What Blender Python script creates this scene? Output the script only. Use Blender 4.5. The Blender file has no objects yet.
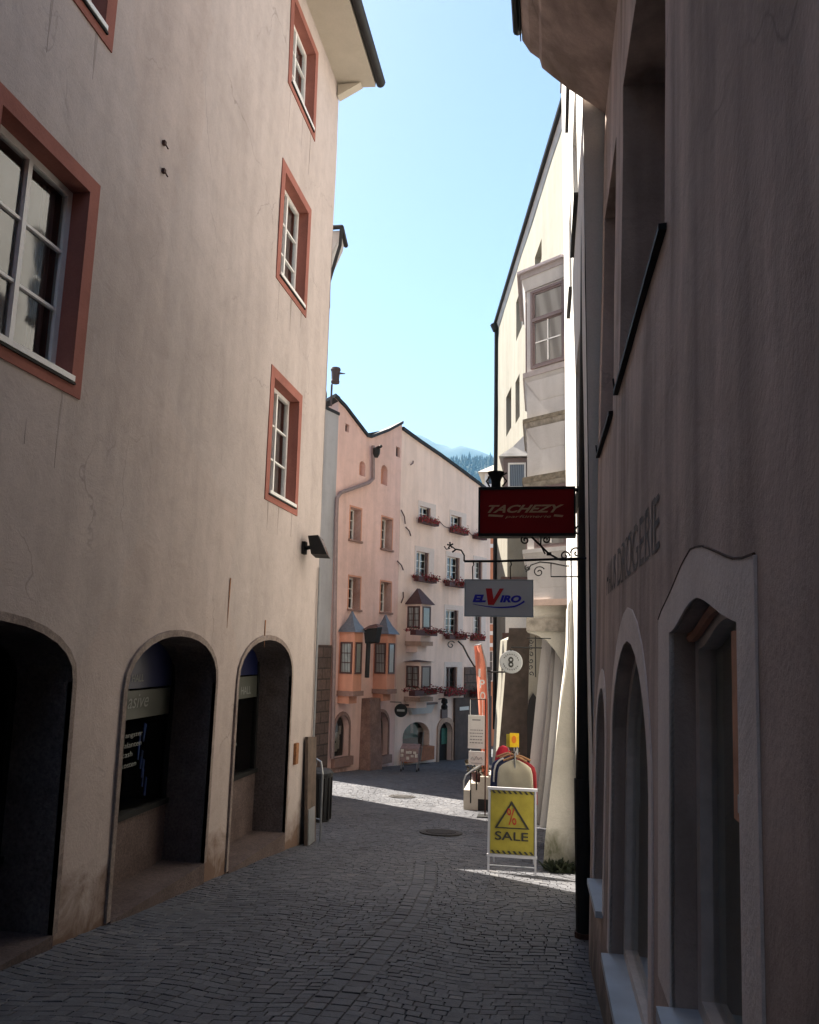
import bpy, math, random, numpy as np
from mathutils import Vector, Matrix, noise
from mathutils.geometry import delaunay_2d_cdt
random.seed(7); rng = np.random.default_rng(7)
R = math.radians
sc = bpy.context.scene
COL = sc.collection

# ------------------------------------------------------------ camera model
ROLL = R(1.3); FPX = 800.0
_a, _b = 140.5, -140.0
_u = _a*math.cos(ROLL)-_b*math.sin(ROLL); _v = _a*math.sin(ROLL)+_b*math.cos(ROLL)
PITCH = math.atan(-_v/FPX); YAW = math.atan(_u/FPX*math.cos(PITCH))
R0 = Vector((math.cos(YAW), math.sin(YAW), 0))
FW0 = Vector((-math.sin(YAW)*math.cos(PITCH), math.cos(YAW)*math.cos(PITCH), math.sin(PITCH)))
U0 = R0.cross(FW0)
def ray(px, py):
    a = px-409.5; b = 512-py
    u = a*math.cos(ROLL)-b*math.sin(ROLL); v = a*math.sin(ROLL)+b*math.cos(ROLL)
    return (u*R0+v*U0+FPX*FW0)/FPX
def atY(px, py, Y):
    d = ray(px, py); return d*(Y/d.y)
ZP = [(-20,-0.6),(-6,-1.35),(0,-1.65),(3,-1.87),(5,-2.08),(8,-2.38),(10,-2.58),(12,-2.82),(16,-3.12),(20,-3.36),(26.5,-3.75),(36,-4.2),(60,-4.9),(90,-5.0)]
def gz(y):
    return float(np.interp(y, [p[0] for p in ZP], [p[1] for p in ZP]))
def ground_at(px, py):
    d = ray(px, py); t = 1.0
    for i in range(60):
        t = gz(d.y*t)/d.z
    return d*t

# ------------------------------------------------------------ materials
def new_mat(name):
    m = bpy.data.materials.new(name); m.use_nodes = True
    nt = m.node_tree; b = nt.nodes['Principled BSDF']
    return m, nt, b
def N_(nt, t, **kw):
    n = nt.nodes.new(t)
    for k, v in kw.items(): setattr(n, k, v)
    return n
def L(nt, a, b): nt.links.new(a, b)
def ramp(nt, fac, stops):
    r = N_(nt, 'ShaderNodeValToRGB'); L(nt, fac, r.inputs[0])
    e = r.color_ramp.elements
    e[0].position, e[0].color = stops[0][0], (*stops[0][1], 1)
    e[1].position, e[1].color = stops[-1][0], (*stops[-1][1], 1)
    for p, c in stops[1:-1]:
        x = e.new(p); x.color = (*c, 1)
    return r.outputs[0]
def noise_n(nt, vec, scale, detail=6, rough=.6, dist=0):
    n = N_(nt, 'ShaderNodeTexNoise'); n.inputs['Scale'].default_value = scale
    n.inputs['Detail'].default_value = detail; n.inputs['Roughness'].default_value = rough
    n.inputs['Distortion'].default_value = dist
    L(nt, vec, n.inputs['Vector']); return n.outputs['Fac']
def pos(nt, sc3=(1,1,1)):
    g = N_(nt, 'ShaderNodeNewGeometry'); mp = N_(nt, 'ShaderNodeMapping')
    mp.inputs['Scale'].default_value = sc3; L(nt, g.outputs['Position'], mp.inputs['Vector'])
    return mp.outputs['Vector']
def mixc(nt, f, a, b, mode='MIX'):
    m = N_(nt, 'ShaderNodeMix'); m.data_type = 'RGBA'; m.blend_type = mode
    if hasattr(f, 'links'): L(nt, f, m.inputs[0])
    else: m.inputs[0].default_value = f
    for s, i in ((a, 6), (b, 7)):
        if hasattr(s, 'links'): L(nt, s, m.inputs[i])
        else: m.inputs[i].default_value = (*s, 1)
    return m.outputs[2]
def bump(nt, b, h, strength, dist):
    n = N_(nt, 'ShaderNodeBump'); n.inputs['Strength'].default_value = strength
    n.inputs['Distance'].default_value = dist; L(nt, h, n.inputs['Height'])
    L(nt, n.outputs[0], b.inputs['Normal'])
def mathn(nt, op, a, b=None, c=None):
    m = N_(nt, 'ShaderNodeMath'); m.operation = op
    for i, s in enumerate((a, b, c)):
        if s is None: continue
        if hasattr(s, 'links'): L(nt, s, m.inputs[i])
        else: m.inputs[i].default_value = s
    return m.outputs[0]
def mul(c, k): return tuple(min(1, x*k) for x in c)

def plaster(name, c, var=.16, streak=.25, bmp=.6, grime=.0, cracks=0, stain=None, rough=.9, warm=None):
    m, nt, b = new_mat(name)
    big = noise_n(nt, pos(nt), .55, 5, .6)
    med = noise_n(nt, pos(nt), 2.6, 8, .65, .6)
    st = noise_n(nt, pos(nt, (2.6, 2.6, .25)), 1.1, 3, .55)
    fine = noise_n(nt, pos(nt), 55, 4, .7)
    col = ramp(nt, big, [(.3, mul(c, 1-var)), (.5, c), (.72, mul(c, 1+var*.8))])
    c2 = ramp(nt, med, [(.32, (1-var*.9,)*3), (.55, (1,)*3), (.75, (1.0, 1.0, 1.0))])
    col = mixc(nt, 1.0, col, c2, 'MULTIPLY')
    c3 = ramp(nt, st, [(.36, (1-streak, 1-streak*1.02, 1-streak*1.05)), (.6, (1,)*3)])
    col = mixc(nt, 1.0, col, c3, 'MULTIPLY')
    c4 = ramp(nt, fine, [(.25, (.86,)*3), (.6, (1,)*3)])
    col = mixc(nt, .8, col, c4, 'MULTIPLY')
    if cracks:
        nv = N_(nt, 'ShaderNodeTexNoise'); nv.inputs['Scale'].default_value = 2.2; nv.inputs['Detail'].default_value = 4; L(nt, pos(nt), nv.inputs['Vector'])
        mv = N_(nt, 'ShaderNodeMix'); mv.data_type = 'RGBA'; mv.inputs[0].default_value = .35; L(nt, pos(nt), mv.inputs[6]); L(nt, nv.outputs['Color'], mv.inputs[7])
        vo = N_(nt, 'ShaderNodeTexVoronoi'); vo.feature = 'DISTANCE_TO_EDGE'; vo.inputs['Scale'].default_value = .95; L(nt, mv.outputs[2], vo.inputs['Vector'])
        cr = N_(nt, 'ShaderNodeMapRange'); L(nt, vo.outputs['Distance'], cr.inputs[0]); cr.inputs[1].default_value = 0; cr.inputs[2].default_value = .006; cr.inputs[3].default_value = 1; cr.inputs[4].default_value = 0
        mk = N_(nt, 'ShaderNodeMapRange'); L(nt, noise_n(nt, pos(nt), .8, 3, .5), mk.inputs[0]); mk.inputs[1].default_value = .52; mk.inputs[2].default_value = .62
        cf = mathn(nt, 'MULTIPLY', mathn(nt, 'MULTIPLY', cr.outputs[0], mk.outputs[0]), cracks)
        col = mixc(nt, cf, col, mul(c, .45))
        # repaired patches of a slightly different tone, with their own edges
        pv = N_(nt, 'ShaderNodeTexVoronoi'); pv.inputs['Scale'].default_value = .42; L(nt, mv.outputs[2], pv.inputs['Vector'])
        sx = N_(nt, 'ShaderNodeSeparateXYZ'); L(nt, pv.outputs['Color'], sx.inputs[0])
        col = mixc(nt, 1.0, col, ramp(nt, sx.outputs[0], [(.0, (.965, .96, .955)), (.35, (1, 1, 1)), (.8, (1, .99, .985)), (1, (1.0, .96, .93))]), 'MULTIPLY')
        med2 = noise_n(nt, pos(nt), 7, 5, .6)
        col = mixc(nt, 1.0, col, ramp(nt, med2, [(.3, (.93,)*3), (.6, (1,)*3)]), 'MULTIPLY')
    if stain is not None:
        # crumbling, damp plaster along the foot of the wall (follows the falling street)
        g = N_(nt, 'ShaderNodeNewGeometry'); s = N_(nt, 'ShaderNodeSeparateXYZ'); L(nt, g.outputs['Position'], s.inputs[0])
        h = mathn(nt, 'MULTIPLY_ADD', s.outputs[1], .1, s.outputs[2])
        h = mathn(nt, 'ADD', h, 1.62)
        h = mathn(nt, 'ADD', h, mathn(nt, 'MULTIPLY', mathn(nt, 'SUBTRACT', med, .5), -1.6))
        f = N_(nt, 'ShaderNodeMapRange'); L(nt, h, f.inputs[0])
        f.inputs[1].default_value = .1; f.inputs[2].default_value = .55; f.inputs[3].default_value = .95; f.inputs[4].default_value = 0
        col = mixc(nt, f.outputs[0], col, stain)
    L(nt, col, b.inputs['Base Color']); b.inputs['Roughness'].default_value = rough
    b.inputs['Specular IOR Level'].default_value = .2
    hm = mathn(nt, 'MULTIPLY_ADD', med, 1.0, mathn(nt, 'MULTIPLY', fine, .18))
    bump(nt, b, hm, bmp, .03)
    return m
def simple(name, c, rough=.6, metal=0, var=.12, scale=14, bmp=.15, spec=.5):
    m, nt, b = new_mat(name)
    n = noise_n(nt, pos(nt), scale, 5, .6)
    L(nt, ramp(nt, n, [(.3, mul(c, 1-var)), (.7, mul(c, 1+var))]), b.inputs['Base Color'])
    b.inputs['Roughness'].default_value = rough; b.inputs['Metallic'].default_value = metal
    b.inputs['Specular IOR Level'].default_value = spec
    if bmp: bump(nt, b, n, bmp, .01)
    return m
def stone(name, c, dark=.45, scale=38):
    m, nt, b = new_mat(name)
    n = noise_n(nt, pos(nt), scale, 6, .75); n2 = noise_n(nt, pos(nt), 3.5, 5, .6)
    col = ramp(nt, n, [(.32, mul(c, dark)), (.5, c), (.7, mul(c, 1.5))])
    col = mixc(nt, 1, col, ramp(nt, n2, [(.3, (.6, .55, .55)), (.65, (1, 1, 1))]), 'MULTIPLY')
    L(nt, col, b.inputs['Base Color']); b.inputs['Roughness'].default_value = .85
    bump(nt, b, n, .6, .015); return m
def blocks(name, c, c2, w=.5, h=.25, axis='XZ'):
    m, nt, b = new_mat(name)
    g = N_(nt, 'ShaderNodeNewGeometry'); s = N_(nt, 'ShaderNodeSeparateXYZ'); L(nt, g.outputs['Position'], s.inputs[0])
    cb = N_(nt, 'ShaderNodeCombineXYZ')
    L(nt, mathn(nt, 'ADD', s.outputs[0], s.outputs[1]), cb.inputs[0]); L(nt, s.outputs[2], cb.inputs[1])
    br = N_(nt, 'ShaderNodeTexBrick'); L(nt, cb.outputs[0], br.inputs['Vector'])
    br.inputs['Scale'].default_value = 1; br.inputs['Brick Width'].default_value = w; br.inputs['Row Height'].default_value = h
    br.inputs['Mortar Size'].default_value = .02; br.inputs['Color1'].default_value = (*c, 1); br.inputs['Color2'].default_value = (*c2, 1)
    br.inputs['Mortar'].default_value = (*mul(c, .55), 1)
    n = noise_n(nt, pos(nt), 9, 6, .7)
    L(nt, mixc(nt, 1, br.outputs['Color'], ramp(nt, n, [(.3, (.55,)*3), (.65, (1,)*3)]), 'MULTIPLY'), b.inputs['Base Color'])
    b.inputs['Roughness'].default_value = .9; bump(nt, b, mathn(nt, 'SUBTRACT', n, br.outputs['Fac']), .6, .03)
    return m
def tiles(name, c, sc_=(1, 1, 1)):
    m, nt, b = new_mat(name)
    w = N_(nt, 'ShaderNodeTexBrick'); L(nt, pos(nt, sc_), w.inputs['Vector']); w.inputs['Scale'].default_value = 3.5
    w.inputs['Color1'].default_value = (*c, 1); w.inputs['Color2'].default_value = (*mul(c, .7), 1); w.inputs['Mortar'].default_value = (*mul(c, .4), 1)
    L(nt, w.outputs['Color'], b.inputs['Base Color']); b.inputs['Roughness'].default_value = .7; return m
def glass(name, tint=(.9, .93, .95), refl=1.0):
    m = bpy.data.materials.new(name); m.use_nodes = True; nt = m.node_tree; nt.nodes.clear()
    o = N_(nt, 'ShaderNodeOutputMaterial'); t = N_(nt, 'ShaderNodeBsdfTransparent'); g = N_(nt, 'ShaderNodeBsdfGlossy')
    t.inputs[0].default_value = (*tint, 1); g.inputs[0].default_value = (.9, .93, .95, 1); g.inputs['Roughness'].default_value = .04
    n = noise_n(nt, pos(nt), 2.2, 2, .5); bm = N_(nt, 'ShaderNodeBump'); bm.inputs['Strength'].default_value = .08; bm.inputs['Distance'].default_value = .02
    L(nt, n, bm.inputs['Height']); L(nt, bm.outputs[0], g.inputs['Normal'])
    f = N_(nt, 'ShaderNodeFresnel'); f.inputs[0].default_value = 1.5
    k = mathn(nt, 'MULTIPLY', f.outputs[0], 1.6*refl); k = mathn(nt, 'MINIMUM', k, .95)
    mx = N_(nt, 'ShaderNodeMixShader'); L(nt, k, mx.inputs[0]); L(nt, t.outputs[0], mx.inputs[1]); L(nt, g.outputs[0], mx.inputs[2])
    L(nt, mx.outputs[0], o.inputs[0]); return m
def lace(name, c=(.6, .6, .57), fold=18.0):
    m, nt, b = new_mat(name)
    w = N_(nt, 'ShaderNodeTexWave'); w.inputs['Scale'].default_value = fold*.15; w.inputs['Distortion'].default_value = 1.2
    w.bands_direction = 'DIAGONAL'; L(nt, pos(nt, (4, 4, .15)), w.inputs['Vector'])
    L(nt, ramp(nt, w.outputs['Fac'], [(.1, mul(c, .55)), (.8, c)]), b.inputs['Base Color']); b.inputs['Roughness'].default_value = .95
    return m

M = {}
M['left'] = plaster('beige_plaster', (.52, .445, .412), .09, .10, .45, cracks=.6, stain=(.16, .098, .07))
M['right'] = plaster('grey_brown_plaster', (.62, .50, .45), .20, .42, .5, cracks=.8, stain=(.13, .115, .105))
M['trim_right'] = plaster('grey_trim_plaster', (.86, .765, .72), .10, .1, .5)
M['white'] = plaster('white_plaster', (.72, .70, .67), .06, .08, .3, stain=(.25, .23, .18))
M['white_grey'] = plaster('grey_white_plaster', (.56, .54, .525), .08, .14, .3)
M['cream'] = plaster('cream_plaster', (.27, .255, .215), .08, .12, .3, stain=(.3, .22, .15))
M['pink'] = plaster('pink_plaster', (.80, .54, .475), .10, .12, .4, stain=(.30, .17, .13))
M['apricot'] = plaster('apricot_plaster', (.90, .70, .61), .07, .12, .3, stain=(.4, .28, .2))
M['orange'] = plaster('orange_plaster', (.60, .27, .16), .08, .1, .3)
M['salmon'] = plaster('salmon_paint', (.66, .31, .21), .1, .12, .2)
M['grey_h'] = plaster('pale_grey_plaster', (.44, .43, .44), .08, .15, .3)
M['soffit'] = plaster('soffit_paint', (.50, .45, .37), .05, .05, .1)
M['redframe'] = plaster('red_brown_paint', (.35, .135, .105), .16, .12, .3)
M['brown'] = blocks('brown_stone', (.105, .07, .058), (.16, .10, .08), .55, .3)
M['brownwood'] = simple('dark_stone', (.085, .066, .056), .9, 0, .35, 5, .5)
M['granite'] = stone('red_granite', (.115, .08, .072))
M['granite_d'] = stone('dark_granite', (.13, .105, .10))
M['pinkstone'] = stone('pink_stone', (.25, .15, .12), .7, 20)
M['whitepaint'] = simple('white_window_paint', (.80, .78, .74), .45, 0, .05, 20, .05)
M['brownpaint'] = simple('brown_window_paint', (.085, .04, .035), .5, 0, .1, 20, .05)
M['mauve'] = simple('mauve_window_paint', (.16, .115, .11), .5, 0, .1, 20, .05)
M['greywin'] = simple('grey_window_paint', (.62, .55, .50), .55, 0, .1, 20, .05)
M['woodreflect'] = simple('wood_frame_and_reflection', (.55, .26, .16), .6, 0, .25, 9, .2)  # wood of the batten, and orange of the strip standing in for a reflection
M['black'] = simple('black_iron', (.010, .010, .010), .7, .0, .3, 30, .2, .25)
M['pipe'] = simple('dark_grey_pipe', (.014, .0135, .0135), .6, .0, .3, 8, .2, .3)
M['zinc'] = simple('zinc_sheet', (.19, .21, .24), .45, .5, .2, 6, .2)
M['sill'] = simple('pale_sheet_metal_sill', (.50, .56, .62), .42, .2, .12, 5, .15)
M['ledge'] = simple('mossy_ledge', (.15, .125, .09), .9, 0, .5, 12, .6)
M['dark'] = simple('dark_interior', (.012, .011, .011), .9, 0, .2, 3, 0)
M['darkroom'] = simple('dim_room', (.13, .115, .10), .9, 0, .3, 2, 0)
M['lace'] = lace('lace_curtain')
M['lace_d'] = lace('grey_curtain', (.26, .25, .24))
M['reddrape'] = lace('red_curtain', (.10, .035, .03))
M['greendrape'] = simple('olive_blind', (.30, .295, .23), .85, 0, .12, 2, .05)
M['glass'] = glass('window_glass')
M['glassd'] = glass('shop_glass', (.9, .93, .92), .7)
M['roof'] = tiles('roof_tiles', (.10, .075, .065))
M['blueroof'] = simple('blue_grey_roof', (.025, .035, .05), .8, 0, .2, 6, .1)
M['coppercone'] = simple('grey_blue_sheet_roof', (.13, .145, .17), .45, .3, .2, 14, .1)
M['maroonroof'] = simple('maroon_roof', (.07, .03, .028), .7, 0, .3, 14, .2)
M['signred'] = simple('dark_red_sign', (.19, .006, .008), .8, 0, .05, 3, 0, .15)
M['signgold'] = simple('dull_gold_lettering', (.42, .26, .15), .8, 0, .1, 9, 0)
M['signgrey'] = simple('grey_sign_face', (.70, .70, .67), .8, 0, .05, 3, 0)
M['signred2'] = simple('red_letter', (.62, .02, .02), .7, 0, .04, 3, 0)
M['signblue'] = simple('blue_letter', (.03, .03, .50), .7, 0, .04, 3, 0)
M['yellow'] = simple('yellow_poster', (.40, .335, .05), .45, 0, .2, 5, .1)
M['yellow2'] = simple('bright_yellow_card', (.85, .55, .02), .5, 0, .1, 30, 0)
M['orangeink'] = simple('orange_ink', (.75, .2, .02), .5, 0, .1, 3, 0)
M['ink'] = simple('dark_print', (.04, .04, .035), .5, 0, .1, 3, 0)
M['redink'] = simple('red_print', (.5, .04, .03), .5, 0, .1, 3, 0)
M['alu'] = simple('white_aluminium', (.62, .62, .66), .35, .1, .05, 10, 0)
M['paper'] = simple('white_board', (.62, .61, .58), .7, 0, .05, 8, 0)
M['banner'] = simple('red_banner_cloth', (.78, .27, .18), .8, 0, .1, 5, .1)
M['whiteprint'] = simple('white_print', (.75, .73, .7), .6, 0, .05, 3, 0)
M['geranium'] = simple('geranium_red', (.28, .012, .018), .7, 0, .4, 40, 0)
M['leaf'] = simple('dark_leaf', (.04, .07, .025), .7, 0, .4, 40, 0)
M['moss'] = simple('mossy_weed', (.02, .028, .012), .9, 0, .4, 40, 0)
M['planter'] = simple('dark_red_planter', (.07, .02, .018), .7, 0, .2, 20, 0)
M['cloth_c'] = simple('cream_fabric', (.52, .48, .37), .9, 0, .06, 6, .2)
M['cloth_n'] = simple('navy_fabric', (.03, .04, .10), .9, 0, .1, 6, .2)
M['cloth_r'] = simple('dark_red_fabric', (.25, .012, .02), .9, 0, .1, 6, .2)
M['cloth_red'] = simple('red_fabric', (.42, .012, .03), .9, 0, .1, 6, .2)
M['hangerwood'] = simple('hanger_wood', (.35, .18, .08), .5, 0, .1, 20, 0)
M['binmat'] = simple('black_plastic_bin', (.015, .016, .018), .5, 0, .2, 20, 0)
M['boardwood'] = simple('weathered_board', (.12, .085, .065), .85, 0, .3, 7, .4)
M['steel'] = simple('galvanised_steel', (.33, .34, .35), .4, .6, .15, 9, 0)
M['iron_cover'] = simple('cast_iron_cover', (.045, .04, .038), .6, .3, .3, 30, .5)
M['terracotta'] = simple('terracotta', (.32, .12, .06), .85, 0, .2, 10, .1)
M['stepstone'] = plaster('pale_step_stone', (.50, .45, .38), .1, .1, .3)
M['shopblue'] = simple('blue_glass_film', (.004, .008, .05), .35, 0, .1, 3, 0)
M['shopband'] = simple('grey_green_band', (.055, .058, .047), .5, 0, .1, 3, 0)
M['shoptext'] = simple('pale_lettering', (.22, .23, .22), .6, 0, .1, 3, 0)
M['bluepic'] = simple('blue_picture', (.03, .08, .32), .4, 0, .8, 6, 0)
M['teal'] = simple('teal_display', (.01, .13, .10), .5, 0, .3, 10, 0)
M['skin_pale'] = simple('pale_display_item', (.5, .45, .4), .6, 0, .3, 20, 0)
M['discwhite'] = simple('dull_white_disc', (.42, .44, .46), .5, 0, .05, 9, 0)
M['drip'] = plaster('drip_stained_plaster', (.44, .375, .345), .1, .3, .4)
M['rust'] = simple('rust_stain', (.28, .12, .05), .95, 0, .3, 20, 0)

# ------------------------------------------------------------ mesh helpers
ORIG = {}
class MB:
    def __init__(s): s.v = []; s.f = []
    def add(s, vs, fs):
        k = len(s.v); s.v += [Vector(p) for p in vs]; s.f += [tuple(i+k for i in f) for f in fs]; return s
    def hexa(s, p):      # p: 8 points, first 4 one ring, last 4 the opposite ring
        return s.add(p, [(3,2,1,0),(4,5,6,7),(0,1,5,4),(1,2,6,5),(2,3,7,6),(3,0,4,7)])
    def box(s, x0, x1, y0, y1, z0, z1):
        return s.hexa([(x0,y0,z0),(x1,y0,z0),(x1,y1,z0),(x0,y1,z0),(x0,y0,z1),(x1,y0,z1),(x1,y1,z1),(x0,y1,z1)])
    def prism(s, A, B):  # two matching polygons
        n = len(A); vs = list(A)+list(B)
        fs = [tuple(range(n))[::-1], tuple(range(n, 2*n))]+[(i, (i+1) % n, (i+1) % n+n, i+n) for i in range(n)]
        return s.add(vs, fs)
    def tube(s, pts, r, n=8, cap=True):
        pts = [Vector(p) for p in pts]; rs = r if isinstance(r, (list, tuple)) else [r]*len(pts)
        k = len(s.v); up = None
        for i, p in enumerate(pts):
            t = (pts[min(i+1, len(pts)-1)]-pts[max(i-1, 0)]).normalized()
            if up is None:
                up = Vector((0, 0, 1)) if abs(t.z) < .9 else Vector((1, 0, 0))
            a = t.cross(up); a = a.normalized() if a.length > 1e-6 else t.orthogonal().normalized()
            b = a.cross(t).normalized(); up = b
            for j in range(n):
                q = 2*math.pi*j/n; s.v.append(p+(a*math.cos(q)+b*math.sin(q))*rs[i])
        for i in range(len(pts)-1):
            for j in range(n):
                s.f.append((k+i*n+j, k+i*n+(j+1) % n, k+(i+1)*n+(j+1) % n, k+(i+1)*n+j))
        if cap:
            s.f.append(tuple(k+j for j in range(n))[::-1]); s.f.append(tuple(k+(len(pts)-1)*n+j for j in range(n)))
        return s
    def lathe(s, c, prof, n=20):
        c = Vector(c); k = len(s.v)
        for r, z in prof:
            for j in range(n):
                q = 2*math.pi*j/n; s.v.append(c+Vector((r*math.cos(q), r*math.sin(q), z)))
        for i in range(len(prof)-1):
            for j in range(n):
                s.f.append((k+i*n+j, k+i*n+(j+1) % n, k+(i+1)*n+(j+1) % n, k+(i+1)*n+j))
        s.f.append(tuple(k+j for j in range(n))[::-1]); s.f.append(tuple(k+(len(prof)-1)*n+j for j in range(n)))
        return s
    def fbox(s, F, u0, u1, v0, v1, d0, d1):
        p = [F.pt(u0,v0,d0), F.pt(u1,v0,d0), F.pt(u1,v0,d1), F.pt(u0,v0,d1), F.pt(u0,v1,d0), F.pt(u1,v1,d0), F.pt(u1,v1,d1), F.pt(u0,v1,d1)]
        return s.hexa(p)
    def fpoly(s, F, poly, d0, d1):
        return s.prism([F.pt(u, v, d0) for u, v in poly], [F.pt(u, v, d1) for u, v in poly])
    def ring(s, F, outer, inner, d0, d1, closed=True):
        n = len(outer); k = len(s.v)
        for (a, b), (c, e) in zip(outer, inner):
            s.v += [F.pt(a, b, d1), F.pt(c, e, d1), F.pt(a, b, d0), F.pt(c, e, d0)]
        m = n if closed else n-1
        for i in range(m):
            a = k+4*i; b = k+4*((i+1) % n)
            s.f += [(a, b, b+1, a+1), (a, a+2, b+2, b), (a+1, b+1, b+3, a+3), (a+2, a+3, b+3, b+2)]
        if not closed:
            s.f += [(k, k+1, k+3, k+2), (k+4*(n-1), k+4*(n-1)+2, k+4*(n-1)+3, k+4*(n-1)+1)]
        return s

def root(name, label, cat, loc=(0,0,0), group=None, kind=None):
    o = bpy.data.objects.new(name, None); COL.objects.link(o); o.location = loc; o.empty_display_size = .1
    ORIG[o] = Vector(loc); tag(o, label, cat, group, kind); return o
def tag(o, label=None, cat=None, group=None, kind=None):
    if label: o['label'] = label
    if cat: o['category'] = cat
    if group: o['group'] = group
    if kind: o['kind'] = kind
    return o
def obj(name, mb, mat, parent=None, smooth=False, label=None, fix=True, loc=None):
    me = bpy.data.meshes.new(name)
    o0 = ORIG[parent] if parent is not None else (Vector(loc) if loc is not None else Vector((0,0,0)))
    me.from_pydata([tuple(p-o0) for p in mb.v], [], mb.f)
    if fix:
        import bmesh
        bm = bmesh.new(); bm.from_mesh(me); bmesh.ops.recalc_face_normals(bm, faces=bm.faces); bm.to_mesh(me); bm.free()
    me.validate(); me.update()
    if smooth:
        for p in me.polygons: p.use_smooth = True
    me.materials.append(M[mat] if isinstance(mat, str) else mat)
    o = bpy.data.objects.new(name, me); COL.objects.link(o)
    if parent is not None: o.parent = parent
    else: o.location = o0
    ORIG[o] = o0
    if label: o['label'] = label
    return o
def thing(name, mb, mat, label, cat, group=None, smooth=False, kind=None, loc=None):
    return tag(obj(name, mb, mat, smooth=smooth, loc=loc), label, cat, group, kind)
def dup(r, loc, label=None, rot=None):
    c = r.copy(); COL.objects.link(c); c.location = loc; ORIG[c] = Vector(loc)
    if rot is not None: c.rotation_euler = (0, 0, rot)
    if label: c['label'] = label
    for ch in list(r.children):
        d = ch.copy(); COL.objects.link(d); d.parent = c
        for g in ch.children:
            e = g.copy(); COL.objects.link(e); e.parent = d
    return c

class Fac:
    """a facade: u runs to the right when you face it, v is height, d is out of the wall"""
    def __init__(s, O, D, k=0.0, wob=0.0, seed=0, bulge=None):
        s.O = Vector((O[0], O[1], 0)); s.D = Vector((D[0], D[1], 0)).normalized(); s.N = s.D.cross(Vector((0,0,1)))
        s.k = k; s.wob = wob; s.seed = seed
    def w(s, u, v):
        if not s.wob: return 0
        return s.wob*(noise.noise((u*.45+s.seed, v*.45, s.seed*1.7))+.35*noise.noise((u*1.5, v*1.5+s.seed, 3.3)))
    def pt(s, u, v, d=0):
        return s.O+s.D*u+Vector((0,0,v))+s.N*(d+s.k*v+s.w(u, v))
    def px(s, x, y, d=0):
        r = ray(x, y); n = s.N-Vector((0,0,s.k)); t = (s.O+s.N*d).dot(n)/r.dot(n); P = r*t
        return (P-s.O).dot(s.D), P.z
    def rect(s, x0, y0, x1, y1, d=0):
        xm, ym = (x0+x1)/2, (y0+y1)/2
        a = s.px(x0, ym, d)[0]; b = s.px(x1, ym, d)[0]; c = s.px(xm, y1, d)[1]; e = s.px(xm, y0, d)[1]
        return min(a, b), max(a, b), min(c, e), max(c, e)
    def side(s, u, right=False):
        f = Fac((0,0), (1,0)); O = s.O+s.D*u; f.O = Vector((O.x, O.y, 0))
        f.D = -s.N if right else s.N.copy(); f.N = f.D.cross(Vector((0,0,1))); return f
def inside(p, poly):
    x, y = p; c = False; n = len(poly)
    for i in range(n):
        x1, y1 = poly[i]; x2, y2 = poly[(i+1) % n]
        if (y1 > y) != (y2 > y) and x < (x2-x1)*(y-y1)/(y2-y1)+x1: c = not c
    return c
def densify(poly, step):
    out = []
    for i in range(len(poly)):
        a, b = Vector(poly[i]), Vector(poly[(i+1) % len(poly)]); n = max(1, int((b-a).length/step))
        out += [tuple(a+(b-a)*(k/n)) for k in range(n)]
    return out
def segd(p, poly):
    best = 9
    P = Vector(p)
    for i in range(len(poly)):
        a, b = Vector(poly[i]), Vector(poly[(i+1) % len(poly)]); ab = b-a
        t = max(0, min(1, (P-a).dot(ab)/max(ab.length_squared, 1e-9))); best = min(best, (P-a-ab*t).length)
    return best
def wall(F, outline, holes, mat, parent, step=.35, name='wall'):
    """plaster wall sheet with openings cut through and reveals turned inwards; holes: (polygon, reveal depth)"""
    ol = densify(outline, step); hs = [(densify(h, step), dp) for h, dp in holes]
    pts = []; edges = []
    def loop(P):
        k = len(pts); pts.extend(Vector(p) for p in P); n = len(P)
        edges.extend((k+i, k+(i+1) % n) for i in range(n))
    loop(ol)
    for h, _ in hs: loop(h)
    us = [p[0] for p in outline]; vs = [p[1] for p in outline]
    u = min(us)+step*.5
    while u < max(us):
        v = min(vs)+step*.5
        while v < max(vs):
            q = (u+random.uniform(-.1, .1)*step, v+random.uniform(-.1, .1)*step)
            if inside(q, outline) and segd(q, outline) > step*.3 and all((not inside(q, h)) and segd(q, h) > step*.3 for h, _ in holes):
                pts.append(Vector(q))
            v += step
        u += step
    V, E_, Fc, *_ = delaunay_2d_cdt(pts, edges, [], 0, 1e-5)
    m = MB(); m.v = [F.pt(p.x, p.y) for p in V]
    for f in Fc:
        c = (sum(V[i].x for i in f)/len(f), sum(V[i].y for i in f)/len(f))
        if inside(c, outline) and not any(inside(c, h) for h, _ in holes):
            a, b, e = V[f[0]], V[f[1]], V[f[2]]
            ccw = (b-a).cross(e-a) > 0
            m.f.append(tuple(f) if ccw else tuple(f)[::-1])
    for h, dp in hs:
        if dp <= 0: continue
        k = len(m.v); n = len(h)
        for p in h: m.v += [F.pt(*p), F.pt(p[0], p[1], -dp)]
        ctr = (sum(p[0] for p in h)/n, sum(p[1] for p in h)/n)
        area = sum(h[i][0]*h[(i+1) % n][1]-h[(i+1) % n][0]*h[i][1] for i in range(n))
        for i in range(n):
            a = k+2*i; b = k+2*((i+1) % n)
            q = (a, b, b+1, a+1)
            m.f.append(q if area > 0 else q[::-1])
    return obj(name, m, mat, parent, fix=False)
def rectp(u0, u1, v0, v1): return [(u0,v0),(u1,v0),(u1,v1),(u0,v1)]
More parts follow.
